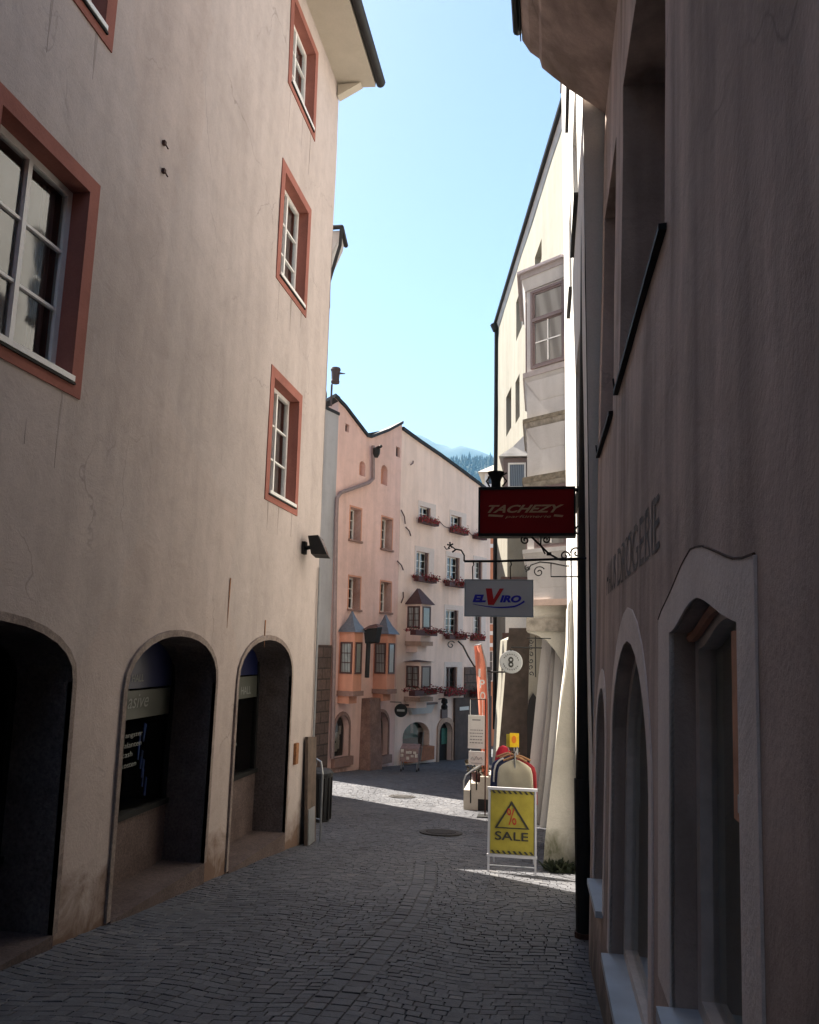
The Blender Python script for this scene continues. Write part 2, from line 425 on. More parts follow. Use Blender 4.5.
def archp(u0, u1, v0, vs, vt, n=14, p=2.0):
    c = (u0+u1)/2; a = (u1-u0)/2; out = [(u0, v0), (u1, v0)]
    for i in range(n+1):
        t = math.pi*i/n
        x, y = math.cos(t), math.sin(t)
        out.append((c+a*x, vs+(vt-vs)*(abs(y)**(2/p))))
    return out
class SkewF:
    def __init__(s, F, k): s.F = F; s.k = k
    def pt(s, u, v, d=0): return s.F.pt(u+(-d*s.k if d < -.5 else 0), v, d)
def body(F, u0, u1, vb, tops, depth, mat, parent, roofmat='roof', over=.12, roofname='roof', skew=0.0):
    """side and back walls and a roof slab behind a facade; tops = [(u,v)..] from u0 to u1"""
    m = MB()
    F = SkewF(F, skew); t0, t1 = tops[0][1], tops[-1][1]
    for a, t in ((u0, t0), (u1, t1)):
        m.add([F.pt(a, vb), F.pt(a, vb, -depth), F.pt(a, t, -depth), F.pt(a, t)], [(0,1,2,3)])
    bk = [F.pt(u0, vb, -depth), F.pt(u1, vb, -depth)]+[F.pt(u, v, -depth) for u, v in tops[::-1]]
    m.add(bk, [tuple(range(len(bk)))])
    obj('side_wall', m, mat, parent, fix=False)
    m = MB()
    for (a, b), (c, d) in zip(tops[:-1], tops[1:]):
        P = [F.pt(a, b, over), F.pt(c, d, over), F.pt(c, d, -depth-.1), F.pt(a, b, -depth-.1)]
        m.hexa([p+Vector((0,0,.002)) for p in P]+[p+Vector((0,0,.11)) for p in P])
    return obj(roofname, m, roofmat, parent)

def win(F, parent, u0, u1, v0, v1, depth=.2, fr=.055, cols=2, rows=3, mat='whitepaint', back='darkroom', bd=.12, gl='glass', bar=.022, name='window', meet=None, part='curtain', sillmat=None, sillover=.03):
    flush = depth < 0; m = MB(); d0, d1 = -depth-(.026 if flush else .05), -depth
    pd = d0+(.010 if flush else .022)
    if flush: bd = -.003
    m.fbox(F, u0, u0+fr, v0, v1, d0, d1); m.fbox(F, u1-fr, u1, v0, v1, d0, d1)
    m.fbox(F, u0+fr, u1-fr, v0, v0+fr, d0, d1); m.fbox(F, u0+fr, u1-fr, v1-fr, v1, d0, d1)
    iu0, iu1, iv0, iv1 = u0+fr, u1-fr, v0+fr, v1-fr
    for c in range(1, cols):
        x = iu0+(iu1-iu0)*c/cols; w = fr*.8 if (cols == 2 or c == cols//2) else bar
        m.fbox(F, x-w/2, x+w/2, iv0, iv1, d0+.004, d1+.006)
    for r in range(1, rows):
        y = iv0+(iv1-iv0)*r/rows
        for c in range(cols):
            a = iu0+(iu1-iu0)*c/cols+fr*.35*(c > 0); b = iu0+(iu1-iu0)*(c+1)/cols-fr*.35*(c < cols-1)
            m.fbox(F, a, b, y-bar/2, y+bar/2, d0+.01, d1-.006)
    w = obj(name, m, mat, parent)
    sub = w if parent is not None and parent.parent is None else parent
    g = MB(); g.add([F.pt(iu0,iv0,pd), F.pt(iu1,iv0,pd), F.pt(iu1,iv1,pd), F.pt(iu0,iv1,pd)], [(0,1,2,3)])
    obj('pane', g, gl, sub, fix=False)
    b = MB(); e = .3
    eb = -.01 if flush else .02
    b.add([F.pt(u0-eb,v0-eb,d0-bd), F.pt(u1+eb,v0-eb,d0-bd), F.pt(u1+eb,v1+eb,d0-bd), F.pt(u0-eb,v1+eb,d0-bd)], [(0,1,2,3)])
    for A, B in (((u0,v0),(u1,v0)), ((u1,v0),(u1,v1)), ((u1,v1),(u0,v1)), ((u0,v1),(u0,v0))):
        if flush: break
        b.add([F.pt(A[0],A[1],d0), F.pt(B[0],B[1],d0), F.pt(B[0],B[1],d0-bd), F.pt(A[0],A[1],d0-bd)], [(0,1,2,3)])
    obj(part, b, back, sub, fix=False)
    if sillmat:
        s = MB(); s.fbox(F, u0-.01, u1+.01, v0-.03, v0+.012, -depth-.01, sillover); obj('sill', s, sillmat, sub)
    return w

_dg = None
def text_mesh(s, h, width=None, shear=0, bold=0.0, extr=.004, align='LEFT', spacing=1.0):
    cu = bpy.data.curves.new('t', 'FONT'); cu.body = s; cu.size = 1; cu.extrude = 0; cu.shear = shear; cu.offset = bold
    cu.space_character = spacing; cu.resolution_u = 4
    o = bpy.data.objects.new('t', cu); COL.objects.link(o); dg = bpy.context.evaluated_depsgraph_get(); dg.update()
    me = bpy.data.meshes.new_from_object(o.evaluated_get(dg)); vs = [v.co.copy() for v in me.vertices]; fs = [tuple(p.vertices) for p in me.polygons]
    bpy.data.objects.remove(o); bpy.data.meshes.remove(me)
    if not vs: return [], []
    x0 = min(v.x for v in vs); x1 = max(v.x for v in vs); y0 = min(v.y for v in vs); y1 = max(v.y for v in vs)
    k = h/(y1-y0); kx = (width/(x1-x0)) if width else k
    return [Vector(((v.x-x0)*kx, (v.y-y0)*k, 0)) for v in vs], fs
def text_on(F, s, u, v, h, d, parent, mat, width=None, shear=0, bold=0.0, name='lettering', vert=False):
    vs, fs = text_mesh(s, h, width, shear, bold)
    m = MB(); m.v = [F.pt(u+p.x, v+p.y, d) for p in vs]; m.f = fs
    if parent is None: return m
    return obj(name, m, mat, parent, fix=False)

# ------------------------------------------------------------ world, sun, camera
AZ = R(-54.2); EL = R(52)
w = bpy.data.worlds.new('World'); sc.world = w; w.use_nodes = True
nt = w.node_tree; bg = nt.nodes['Background']
sky = nt.nodes.new('ShaderNodeTexSky'); sky.sky_type = 'NISHITA'; sky.sun_disc = False
sky.sun_elevation = EL; sky.sun_rotation = AZ; sky.air_density = 1.0; sky.dust_density = .8; sky.ozone_density = .3; sky.altitude = 500
nt.links.new(sky.outputs[0], bg.inputs[0]); bg.inputs[1].default_value = .056
sd = Vector((math.sin(AZ)*math.cos(EL), math.cos(AZ)*math.cos(EL), math.sin(EL)))
ld = bpy.data.lights.new('sun', 'SUN'); ld.energy = 5.0; ld.angle = R(.53); ld.color = (1, .95, .87)
lo = bpy.data.objects.new('sun', ld); COL.objects.link(lo); lo.rotation_euler = sd.to_track_quat('Z', 'Y').to_euler()
cd = bpy.data.cameras.new('camera'); cam = bpy.data.objects.new('camera', cd); COL.objects.link(cam); sc.camera = cam
cd.sensor_fit = 'HORIZONTAL'; cd.sensor_width = 36; cd.lens = 36*FPX/819; cd.clip_end = 20000; cd.clip_start = .05
Rc = R0*math.cos(ROLL)+U0*math.sin(ROLL); Uc = -R0*math.sin(ROLL)+U0*math.cos(ROLL)
mw = Matrix((Rc, Uc, -FW0)).transposed().to_4x4(); cam.matrix_world = mw
sc.view_settings.view_transform = 'Standard'; sc.view_settings.look = 'None'
sc.view_settings.exposure = 2.25
sc.view_settings.use_white_balance = True; sc.view_settings.white_balance_temperature = 6900; sc.view_settings.white_balance_tint = 10
sc.view_settings.exposure = 2.25; sc.view_settings.gamma = 1
sc.render.resolution_x = 819; sc.render.resolution_y = 1024

# ------------------------------------------------------------ ground
def build_ground():
    ys = [-50,-20,-10,-6,0,3,5,8,10,12,16,20,26.5,36,60,90,400,1500,6600]; xs = [-5200,-1000,-100,-20,-8,-4,-3,-2,-1,0,1,5,30,500,4800]
    m = MB(); m.v = [Vector((x, y, gz(y)-.0085-(.2 if y > 300 else 0))) for y in ys for x in xs]
    n = len(xs)
    m.f = [(j*n+i, j*n+i+1, (j+1)*n+i+1, (j+1)*n+i) for j in range(len(ys)-1) for i in range(n-1)]
    obj('ground', m, simple('ground_earth', (.088, .088, .094), .95, 0, .3, 12, .3), fix=False)['kind'] = 'structure'
build_ground()
def strip_x(y): return float(np.interp(y, [-5, 4, 7.5, 9, 11, 16, 24], [-1.35, -1.32, -1.25, -1.35, -1.62, -2.5, -3.6]))
def build_setts():
    quads = []
    y = .4; k = 0
    def g(x, y): return .06*math.cos(2*math.pi*(x+.12*math.sin(y*.7))/1.25)+.03*math.sin(x*1.1+y*.5)
    while y < 33:
        dy = random.uniform(.074, .09)*(1 if y < 15 else 1.15)
        xl = -3.62 if y < 11.9 else -7.6; xr = .62 if y < 14 else .2
        x = xl+random.uniform(0, .1)
        while x < xr:
            wd = random.uniform(.078, .128)*(1 if y < 15 else 1.2); x2 = x+wd; j = .0022
            s = strip_x(y)
            xx, xx2 = x, x2
            if y > 10.6: s = 99
            if x < s-.13 < x2: xx2 = s-.135
            elif x < s+.13 < x2: xx = s+.135
            if not (x2 > s-.13 and x < s+.13) or (xx2-xx > .03 and (xx2 != x2 or xx != x)):
                x_, x = x, xx; x2_, x2 = x2, xx2
                a = random.uniform(-j, j)
                q = [(x+j+random.uniform(-.004,.004), y+g(x,y)+j), (x2-j+random.uniform(-.004,.004), y+g(x2,y)+j), (x2-j+random.uniform(-.006,.006), y+dy-j+g(x2,y+dy)+a), (x+j, y+dy-j+g(x,y+dy)+a)]
                quads.append((q, 0)); x2 = x2_
            x = x2
        y += dy
    y = .4
    while y < 10.6:      # the drain line: larger aligned setts in two rows
        ln = random.uniform(.10, .16); s0, s1 = strip_x(y), strip_x(y+ln)
        for a, b in ((-.13, -.004), (.0, .13)):
            quads.append(([(s0+a+.005, y+.005), (s0+b-.005, y+.005), (s1+b-.005, y+ln-.005), (s1+a+.005, y+ln-.005)], 1))
        y += ln
    V = []; Fs = []; T = []
    for q, kind in quads:
        c = (sum(p[0] for p in q)/4, sum(p[1] for p in q)/4)
        big = noise.noise((c[0]*.5, c[1]*.35, 2)); tone = min(1, max(0, .5+random.gauss(0, .17)+.25*big))
        hz = random.gauss(0, .0013)+.012*noise.noise((c[0]*.8, c[1]*.8, 0)); tx, ty = random.gauss(0, .018), random.gauss(0, .018)
        k0 = len(V)
        for ins, dz in ((0, -.02), (.02, -.003), (.07, 0)):
            for p in q:
                X = p[0]+(c[0]-p[0])*ins; Y = p[1]+(c[1]-p[1])*ins
                V.append((X, Y, gz(Y)+hz+dz+(X-c[0])*tx+(Y-c[1])*ty)); T.append(tone)
        for r in (0, 1):
            for i in range(4):
                j = (i+1) % 4; Fs.append((k0+r*4+i, k0+r*4+j, k0+r*4+4+j, k0+r*4+4+i))
        Fs.append((k0+8, k0+9, k0+10, k0+11))
    me = bpy.data.meshes.new('cobbled_road'); me.from_pydata(V, [], Fs); me.update()
    at = me.attributes.new('tone', 'FLOAT', 'POINT'); at.data.foreach_set('value', T)
    m, nt, b = new_mat('granite_setts')
    a = N_(nt, 'ShaderNodeAttribute'); a.attribute_name = 'tone'
    n = noise_n(nt, pos(nt), 60, 5, .7); n2 = noise_n(nt, pos(nt), .9, 5, .6); n3 = noise_n(nt, pos(nt), 12, 5, .6)
    c = ramp(nt, a.outputs['Fac'], [(.0, (.062, .063, .072)), (.45, (.098, .10, .114)), (.8, (.135, .138, .152)), (1, (.175, .17, .175))])
    c = mixc(nt, 1, c, ramp(nt, n, [(.28, (.6,)*3), (.62, (1.05,)*3)]), 'MULTIPLY')
    c = mixc(nt, 1, c, ramp(nt, n2, [(.3, (.82,)*3), (.65, (1,)*3)]), 'MULTIPLY')
    c = mixc(nt, 1, c, ramp(nt, n3, [(.3, (.82, .8, .78)), (.6, (1,)*3)]), 'MULTIPLY')
    L(nt, c, b.inputs['Base Color']); b.inputs['Roughness'].default_value = .62; b.inputs['Specular IOR Level'].default_value = .4
    bump(nt, b, mathn(nt, 'ADD', n, mathn(nt, 'MULTIPLY', n3, 1.5)), .5, .006)
    me.materials.append(m)
    o = bpy.data.objects.new('cobbled_road', me); COL.objects.link(o); o['kind'] = 'structure'
build_setts()

# ------------------------------------------------------------ hills and haze
def hill(name, Y, tops, mat, depth, base=-5, nz=8, amp=20, seed=0, trees=False):
    xs = np.linspace(tops[0][0], tops[-1][0], 140); m = MB(); rows = 26
    for j in range(rows):
        t = j/(rows-1)
        for i, x in enumerate(xs):
            zt = float(np.interp(x, [p[0] for p in tops], [p[1] for p in tops]))
            z = base+(zt-base)*math.sin(t*math.pi/2)**1.1
            z += amp*t*noise.noise((x/ (Y*.06)+seed, t*5, seed))+amp*.35*t*noise.noise((x/(Y*.018), t*12, seed))
            m.v.append(Vector((x, Y+depth*t, z)))
    n = len(xs)
    m.f = [(j*n+i, j*n+i+1, (j+1)*n+i+1, (j+1)*n+i) for j in range(rows-1) for i in range(n-1)]
    o = obj(name, m, mat, smooth=True, fix=False); o['kind'] = 'structure'; return m
def hm(px, py, Y): p = atY(px, py, Y); return (p.x, p.z)
Y2 = 3400; hill('mountain', 2700, [(-3000, 700), (-1600, 880)]+[hm(a, b, Y2) for a, b in [(380,434),(405,436),(425,441),(440,446),(452,449),(462,447),(475,449),(490,455),(505,462),(560,480)]]+[(2000, 600)], simple('far_forest', (.05, .075, .05), .95, 0, .4, .004, 0), Y2-2700, amp=30, seed=4)
Y1 = 1700; tops1 = [(-1500, 300), (-700, 330)]+[hm(a, b, Y1) for a, b in [(400,480),(440,474),(450,469),(462,470),(470,465),(480,466),(490,464),(505,458),(540,455)]]+[(1200, 420)]
hm1 = hill('forested_hill', 1250, tops1, simple('forest_floor', (.014, .026, .013), .95, 0, .4, .03, 0), Y1-1250, amp=14, seed=9)
def forest():
    m = MB(); n = 140
    for t in range(12000):
        j = random.random()**.6*24.9; i = random.random()*138; 
        j0, i0 = int(j), int(i); p = hm1.v[j0*n+i0].lerp(hm1.v[(j0+1)*n+i0+1], random.random())
        if p.x < -520 or p.x > 140: continue
        h = random.uniform(12, 24)*(1.25 if random.random() < .15 else 1); r = h*.19; k = len(m.v)
        for lv, (rr, zz) in enumerate(((r, .08), (r*.75, .35), (r*.45, .65))):
            q0 = random.random()*6
            base = len(m.v)
            for q in range(6): m.v.append(p+Vector((math.cos(q0+q*1.047)*rr*random.uniform(.7,1.1), math.sin(q0+q*1.047)*rr, h*zz)))
            m.v.append(p+Vector((0, 0, h*(zz+.36 if lv < 2 else 1))))
            for q in range(6): m.f.append((base+q, base+(q+1) % 6, base+6))
    o = obj('conifer_forest', m, simple('conifer_green', (.022, .042, .02), .95, 0, .5, .08, 0), fix=False)
    tag(o, 'dark conifer forest covering the nearer hill', 'forest', kind='stuff')
forest()
def haze():
    m = MB(); m.box(-5400, 5000, -60, 6800, -8, 1050)
    mt = bpy.data.materials.new('haze_air'); mt.use_nodes = True; nt = mt.node_tree; nt.nodes.clear()
    o = N_(nt, 'ShaderNodeOutputMaterial'); v = N_(nt, 'ShaderNodeVolumePrincipled'); v.inputs['Color'].default_value = (.28, .62, 1, 1)
    v.inputs['Density'].default_value = 1.35e-4; L(nt, v.outputs[0], o.inputs['Volume'])
    b = obj('haze', m, mt); tag(b, 'thin blue haze between the town and the far hills', 'haze', kind='stuff')
haze()

M['rust2'] = simple('rusty_iron', (.06, .025, .018), .8, .2, .4, 20, .3)
# ============================================================ LEFT HOUSE
FL = Fac((-3.5, 0), (0, 1), wob=.022, seed=3)
def left_house():
    H = root('plaster_house', 'tall beige plastered house with red-painted window surrounds and three arched shop recesses', 'house', (-3.5, 4, -2))
    Yc = 11.88
    holes = []; wins = []
    def W(u0, u1, v0, v1, sash=False):
        e = .13
        holes.append((rectp(u0+e, u1-e, v0+e, v1-e), 0))
        s = MB()
        s.ring(FL, rectp(u0, u1, v0, v1), rectp(u0+e, u1-e, v0+e, v1-e), 0.0, .012)
        wd = .24
        for a, b in (((u0+e, v0+e), (u1-e, v0+e)), ((u1-e, v0+e), (u1-e, v1-e)), ((u1-e, v1-e), (u0+e, v1-e)), ((u0+e, v1-e), (u0+e, v0+e))):
            s.add([FL.pt(*a, .002), FL.pt(*b, .002), FL.pt(*b, -wd), FL.pt(*a, -wd)], [(0,1,2,3)])
        # window frame carries the painted surround as its part
        w = win(FL, H, u0+e, u1-e, v0+e, v1-e, depth=.135, fr=.055, cols=2, rows=3, mat='whitepaint', back='darkroom', bd=.16, sillmat='whitepaint', sillover=.035)
        obj('painted_surround', s, 'redframe', w, fix=False)
        d = MB(); d.fbox(FL, u0+e-.02, u1-e+.03, v0+e-.05, v0+e-.032, -.1, .03); obj('sill_flashing', d, 'black', w)
        dr = MB()
        for a in (u0+e+.02, u1-e-.08, u0+(u1-u0)*random.uniform(.35,.6)):
            h_ = random.uniform(.25, .7); w_d = random.uniform(.012, .03); n_ = 6
            L_ = [(a-w_d*(1-k/n_)*random.uniform(.7,1.2), v0-.004-h_*k/n_) for k in range(n_)]; R2 = [(a+w_d*(1-k/n_)*random.uniform(.7,1.2), v0-.004-h_*k/n_) for k in range(n_)]
            dr.fpoly(FL, L_+[(a, v0-h_)]+R2[::-1], -.002, .0015)
        obj('drip_stain', dr, 'drip', w)
        c = MB(); cu1 = u1-e-.07
        for k in range(9):
            a = cu1-.17+.02*k; c.add([FL.pt(a, v0+e+.04, -.225-.012*(k % 2)), FL.pt(a+.02, v0+e+.04, -.225-.012*((k+1) % 2)), FL.pt(a+.02, v1-e-.05, -.225-.012*((k+1) % 2)), FL.pt(a, v1-e-.05, -.225-.012*(k % 2))], [(0,1,2,3)])
        obj('side_curtain', c, 'lace_d', w, fix=False)
    for (u0, u1) in ((4.02, 5.3), (9.34, 10.65)):
        for v0, v1 in ((1.8, 3.56), (4.75, 6.47), (7.6, 9.12)):
            W(u0, u1, v0, v1)
    for v0, v1 in ((1.8, 3.56), (4.75, 6.47), (7.6, 9.12)): W(-.9, .4, v0, v1)
    arches = [(3.3, 5.56, -2.05, -.30, .13), (6.35, 8.16, -2.2, -.40, .07), (8.82, 10.74, -2.44, -.40, .07)]
    for a in arches:
        holes.append((archp(*a, p=2.3), 0))
    wall(FL, [(-28, -3.2), (Yc, -3.2), (Yc, 9.46), (-28, 9.46)], holes, 'left', H, .4)
    # arch recesses
    for i, (u0, u1, v0, vs, vt) in enumerate(arches):
        inn = archp(u0, u1, v0, vs, vt, p=2.3); oc = (u0+u1)/2
        out = archp(u0-.055, u1+.055, v0, vs, vt+.06, p=2.3)
        R_ = MB()
        R_.ring(FL, out[1:]+out[:1], inn[1:]+inn[:1], -.02, .022, closed=False)
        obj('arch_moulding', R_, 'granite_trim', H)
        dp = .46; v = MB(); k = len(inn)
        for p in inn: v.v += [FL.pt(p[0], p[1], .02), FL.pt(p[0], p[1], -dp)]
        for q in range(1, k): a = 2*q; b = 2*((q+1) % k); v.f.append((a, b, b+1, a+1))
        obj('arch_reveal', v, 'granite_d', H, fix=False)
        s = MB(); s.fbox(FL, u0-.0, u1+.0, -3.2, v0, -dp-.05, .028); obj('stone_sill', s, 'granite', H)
        # shop front
        zb = (-1.6, FL.px(135, 814, -.46)[1], FL.px(243, 776, -.46)[1])[i]
        b = MB(); b.fbox(FL, u0-.02, u1+.02, v0, zb, -dp-.04, -dp+.02); obj('shop_front_base', b, 'granite', H)
        f = MB(); f.fbox(FL, u0-.02, u1+.02, zb, zb+.05, -dp-.05, -dp+.05)
        f.fbox(FL, u0-.03, u0+.03, zb+.05, vt+.05, -dp-.05, -dp+.02); f.fbox(FL, u1-.06, u1+.03, zb+.05, vt+.05, -dp-.05, -dp+.02)
        sf = obj('shop_window', f, 'black', H)
        g = MB(); g.add([FL.pt(u0,zb,-dp-.01), FL.pt(u1,zb,-dp-.01), FL.pt(u1,vt+.1,-dp-.01), FL.pt(u0,vt+.1,-dp-.01)], [(0,1,2,3)]); obj('pane', g, 'glassd', sf, fix=False)
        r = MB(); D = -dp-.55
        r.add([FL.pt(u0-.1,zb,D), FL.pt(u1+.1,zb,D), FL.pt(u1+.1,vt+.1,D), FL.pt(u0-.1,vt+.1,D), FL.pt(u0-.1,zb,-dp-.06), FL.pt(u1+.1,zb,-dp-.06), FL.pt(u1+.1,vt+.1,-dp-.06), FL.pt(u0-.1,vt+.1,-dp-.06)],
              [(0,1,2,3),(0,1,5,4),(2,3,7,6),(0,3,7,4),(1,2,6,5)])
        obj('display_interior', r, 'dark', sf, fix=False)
        if i:
            dd = -dp-.004+.006
            q = lambda x, y: FL.px(x, y, -dp)
            if i == 1:
                vh0, vh1 = q(140, 688)[1], .1; vb0 = q(140, 718)[1]
                h = MB(); h.fbox(FL, u0, u1-.06, vh0, vt, dd-.002, dd); obj('blue_header', h, 'shopblue', sf)
                h = MB(); h.fbox(FL, u0, u1-.06, vb0, vh0-.02, dd-.002, dd); obj('sign_band', h, 'shopband', sf)
                a, b_ = q(121, 712); a1, b1 = q(147, 690)
                text_on(FL, 'asive', a+.10, b_+.02, (b1-b_)*.72, dd+.003, sf, 'shoptext', width=(a1-a)*.86, shear=.25)
                a, b_ = q(131, 682); a1, b1 = q(146, 673)
                text_on(FL, 'HALL', a, b_, .07, dd+.003, sf, 'shoptext', width=(a1-a)*.8)
                for (x, y, s_) in ((119, 741, 'angster'), (118, 750, 'alanten'), (116, 760, 'cash'), (115, 771, 'kosten')):
                    a, b_ = q(x, y); text_on(FL, s_, a+.10, b_, .05, dd+.003, sf, 'shoptext', width=.055*len(s_)*.85)
                p = MB()
                for k in range(7):
                    a, b_ = q(145+random.uniform(0, 9), 725+k*9); p.fpoly(FL, [(a, b_-.16), (a+.03, b_-.17), (a+random.uniform(.03,.06), b_), (a+.01, b_+.02)], dd-.09, dd-.08)
                obj('blue_display', p, 'bluepic', sf)
            else:
                vh0 = q(243, 683)[1]
                h = MB(); h.fbox(FL, u0, u1-.06, vh0+.1, vt, dd-.002, dd); obj('blue_header', h, 'shopblue', sf)
                h = MB(); h.fbox(FL, u0, u1-.06, vh0-.2, vh0+.08, dd-.002, dd); obj('sign_band', h, 'shopband', sf)
                a, b_ = q(240.5, 694); a1, b1 = q(250.5, 688)
                text_on(FL, 'HALL', a, b_-.01, .1, dd+.003, sf, 'shoptext', width=(a1-a))
                p = MB(); a, b_ = q(242, 745); p.tube([FL.pt(a-.35, b_+.1, dd-.12), FL.pt(a, b_, dd-.1)], .03, 6); obj('display_item', p, 'shoptext', sf)
    # side wall, back, roof with boxed eaves
    m = MB(); m.add([(-3.5,Yc,-3.2),(-11,Yc,-3.2),(-11,Yc,9.46),(-7.2,Yc,12.6),(-3.5,Yc,9.46),(-3.5,-28,-3.2),(-11,-28,-3.2),(-11,-28,9.46),(-7.2,-28,12.6),(-3.5,-28,9.46)], [(0,4,3,2,1),(5,6,7,8,9),(1,2,7,6)])
    obj('side_wall', m, 'left', H, fix=False)
    sf = MB(); e0, e1 = -3.5, -2.86
    sf.hexa([(e0-.02,-28.3,9.462),(e1,-28.3,9.42),(e1,Yc+.02,9.42),(e0-.02,Yc+.02,9.462),(e0-.02,-28.3,9.5),(e1,-28.3,9.5),(e1,Yc+.02,9.5),(e0-.02,Yc+.02,9.5)])
    so = obj('eaves_soffit', sf, 'soffit', H)
    cb = MB(); cb.prism([(-3.48,Yc-.14,9.2),(-3.08,Yc-.14,9.41),(-3.48,Yc-.14,9.41)], [(-3.48,Yc+.015,9.2),(-3.08,Yc+.015,9.41),(-3.48,Yc+.015,9.41)]); obj('eaves_bracket', cb, 'soffit', H)
    r = MB(); y0, y1 = -28.3, Yc+.05; ov = .15
    P = [(-2.84, 9.5), (-7.2, 12.85), (-11.6, 9.4)]
    for (a, za), (b, zb) in zip(P[:-1], P[1:]):
        r.hexa([(a,y0,za),(b,y0,zb),(b,y1,zb),(a,y1,za),(a,y0,za+.14),(b,y0,zb+.14),(b,y1,zb+.14),(a,y1,za+.14)])
    ro = obj('roof', r, 'roof', H)
    g = MB(); gx, gzz = -2.78, 9.5
    n = 9; 
    for yy0, yy1 in ((-28.3, Yc+.06),):
        ring0 = [Vector((gx+.075*math.cos(math.pi+math.pi*i/n), yy0, gzz+.075*math.sin(math.pi+math.pi*i/n))) for i in range(n+1)]+[Vector((gx+.085, yy0, gzz+.01)), Vector((gx-.08, yy0, gzz+.01))]
        g.prism(ring0, [p+Vector((0, yy1-yy0, 0)) for p in ring0])
    obj('gutter', g, 'pipe', ro)
    # wall fixings and stains
    b = MB()
    for x, y in ((163, 143), (162, 171)):
        u, v = FL.px(x, y); b.fbox(FL, u-.015, u+.02, v-.02, v+.02, 0, .03); b.tube([FL.pt(u, v, .02), FL.pt(u+.04, v-.04, .04)], .007, 5)
    obj('wall_fixing', b, 'rust2', H)
    for (x, y, h_) in ((229, 578, .55), (265, 620, .35)):
        u, v = FL.px(x, y); s = MB(); s.fpoly(FL, [(u-.012, v), (u+.016, v), (u+.014, v-.12), (u+.008, v-h_*.7), (u+.002, v-h_), (u-.008, v-.2)], .006, .009); obj('rust_streak', s, 'rust', H)
    u, v = FL.px(293, 754); s = MB(); s.fbox(FL, u, u+.12, v-.14, v+.14, .0, .04); obj('meter_flap', s, 'rust', H)
    # conduit along the corner
    c = MB(); c.tube([(-3.47, Yc-.06, 1.2), (-3.46, Yc-.05, -1.1), (-3.47, Yc-.06, -2.85)], .018, 6); obj('conduit', c, 'steel', H)
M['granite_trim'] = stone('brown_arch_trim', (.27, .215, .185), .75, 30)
left_house()

# floodlight on the left wall
def floodlight():
    u, v = FL.px(303, 548)
    T = root('floodlight', 'black box floodlight on an arm near the end of the beige wall', 'lamp', FL.pt(u, v))
    a = MB(); a.fbox(FL, u-.06, u+.06, v-.09, v+.09, 0, .05); a.tube([FL.pt(u, v, .04), FL.pt(u+.02, v+.02, .16)], .03, 8); obj('wall_arm', a, 'black', T)
    F2 = FL; b = MB()
    P = lambda du, dv, d: FL.pt(u+du, v+dv, d)
    b.hexa([P(-.14,-.10,.17), P(.20,-.12,.14), P(.20,-.13,.36), P(-.14,-.11,.40), P(-.14,.16,.11), P(.20,.15,.10), P(.20,.15,.24), P(-.14,.17,.26)])
    obj('lamp_housing', b, 'pipe', T)
    g = MB(); g.add([P(-.12,-.095,.395), P(.18,-.115,.358), P(.18,.12,.26), P(-.12,.14,.285)], [(0,1,2,3)]); obj('lens', g, 'glassd', T)
floodlight()

def cyl_bin():
    p = ground_at(324, 811); y = 14.1; p = Vector((-3.98, y, gz(y)))
    T = root('waste_bin', 'black slatted waste bin standing past the end of the beige house', 'bin', p)
    m = MB(); m.lathe(p, [(.18,0),(.2,.03),(.215,.75),(.22,.78)], 18); obj('bin_body', m, 'binmat', T, smooth=False)
    m = MB(); m.lathe(p+Vector((0,0,.78)), [(.235,0),(.235,.04),(.18,.09),(.05,.1)], 18); obj('lid', m, 'binmat', T)
    m = MB()
    for k in range(14):
        q = k*math.pi/7; c = p+Vector((math.cos(q)*.215, math.sin(q)*.215, 0)); m.box(c.x-.012, c.x+.012, c.y-.012, c.y+.012, p.z+.05, p.z+.74)
    obj('slat', m, 'pipe', T)
cyl_bin()
def boards():
    p = Vector((-3.42, 11.66, gz(11.66)))
    T = root('leaning_board', 'weathered brown board propped against the corner of the beige house', 'board', p)
    m = MB(); m.hexa([p+Vector(q) for q in [(0,-.22,0),(.045,-.22,0),(.045,.2,0),(0,.2,0),(-.05,-.22,1.5),(-.005,-.22,1.5),(-.005,.2,1.46),(-.05,.2,1.46)]]); obj('panel', m, 'boardwood', T)
    m = MB(); m.hexa([p+Vector(q) for q in [(.047,-.2,.02),(.06,-.2,.02),(.06,.1,.02),(.047,.1,.02),(.03,-.2,.5),(.044,-.2,.5),(.044,.1,.5),(.03,.1,.5)]]); obj('metal_plate', m, 'steel', T)
    p = Vector((-3.36, 12.05, gz(12.05)))
    T = root('hoop_stand', 'thin bent metal hoop stand beside the leaning board', 'stand', p)
    m = MB(); m.tube([p, p+Vector((0,0,.95)), p+Vector((-.04,.03,1.12)), p+Vector((-.12,.08,1.15)), p+Vector((-.16,.12,1.0)), p+Vector((-.16,.12,0))], .016, 7); obj('hoop', m, 'steel', T)
    m = MB(); m.tube([p+Vector((0,0,.3)), p+Vector((-.16,.12,.3))], .01, 6); obj('crossbar', m, 'steel', T)
boards()

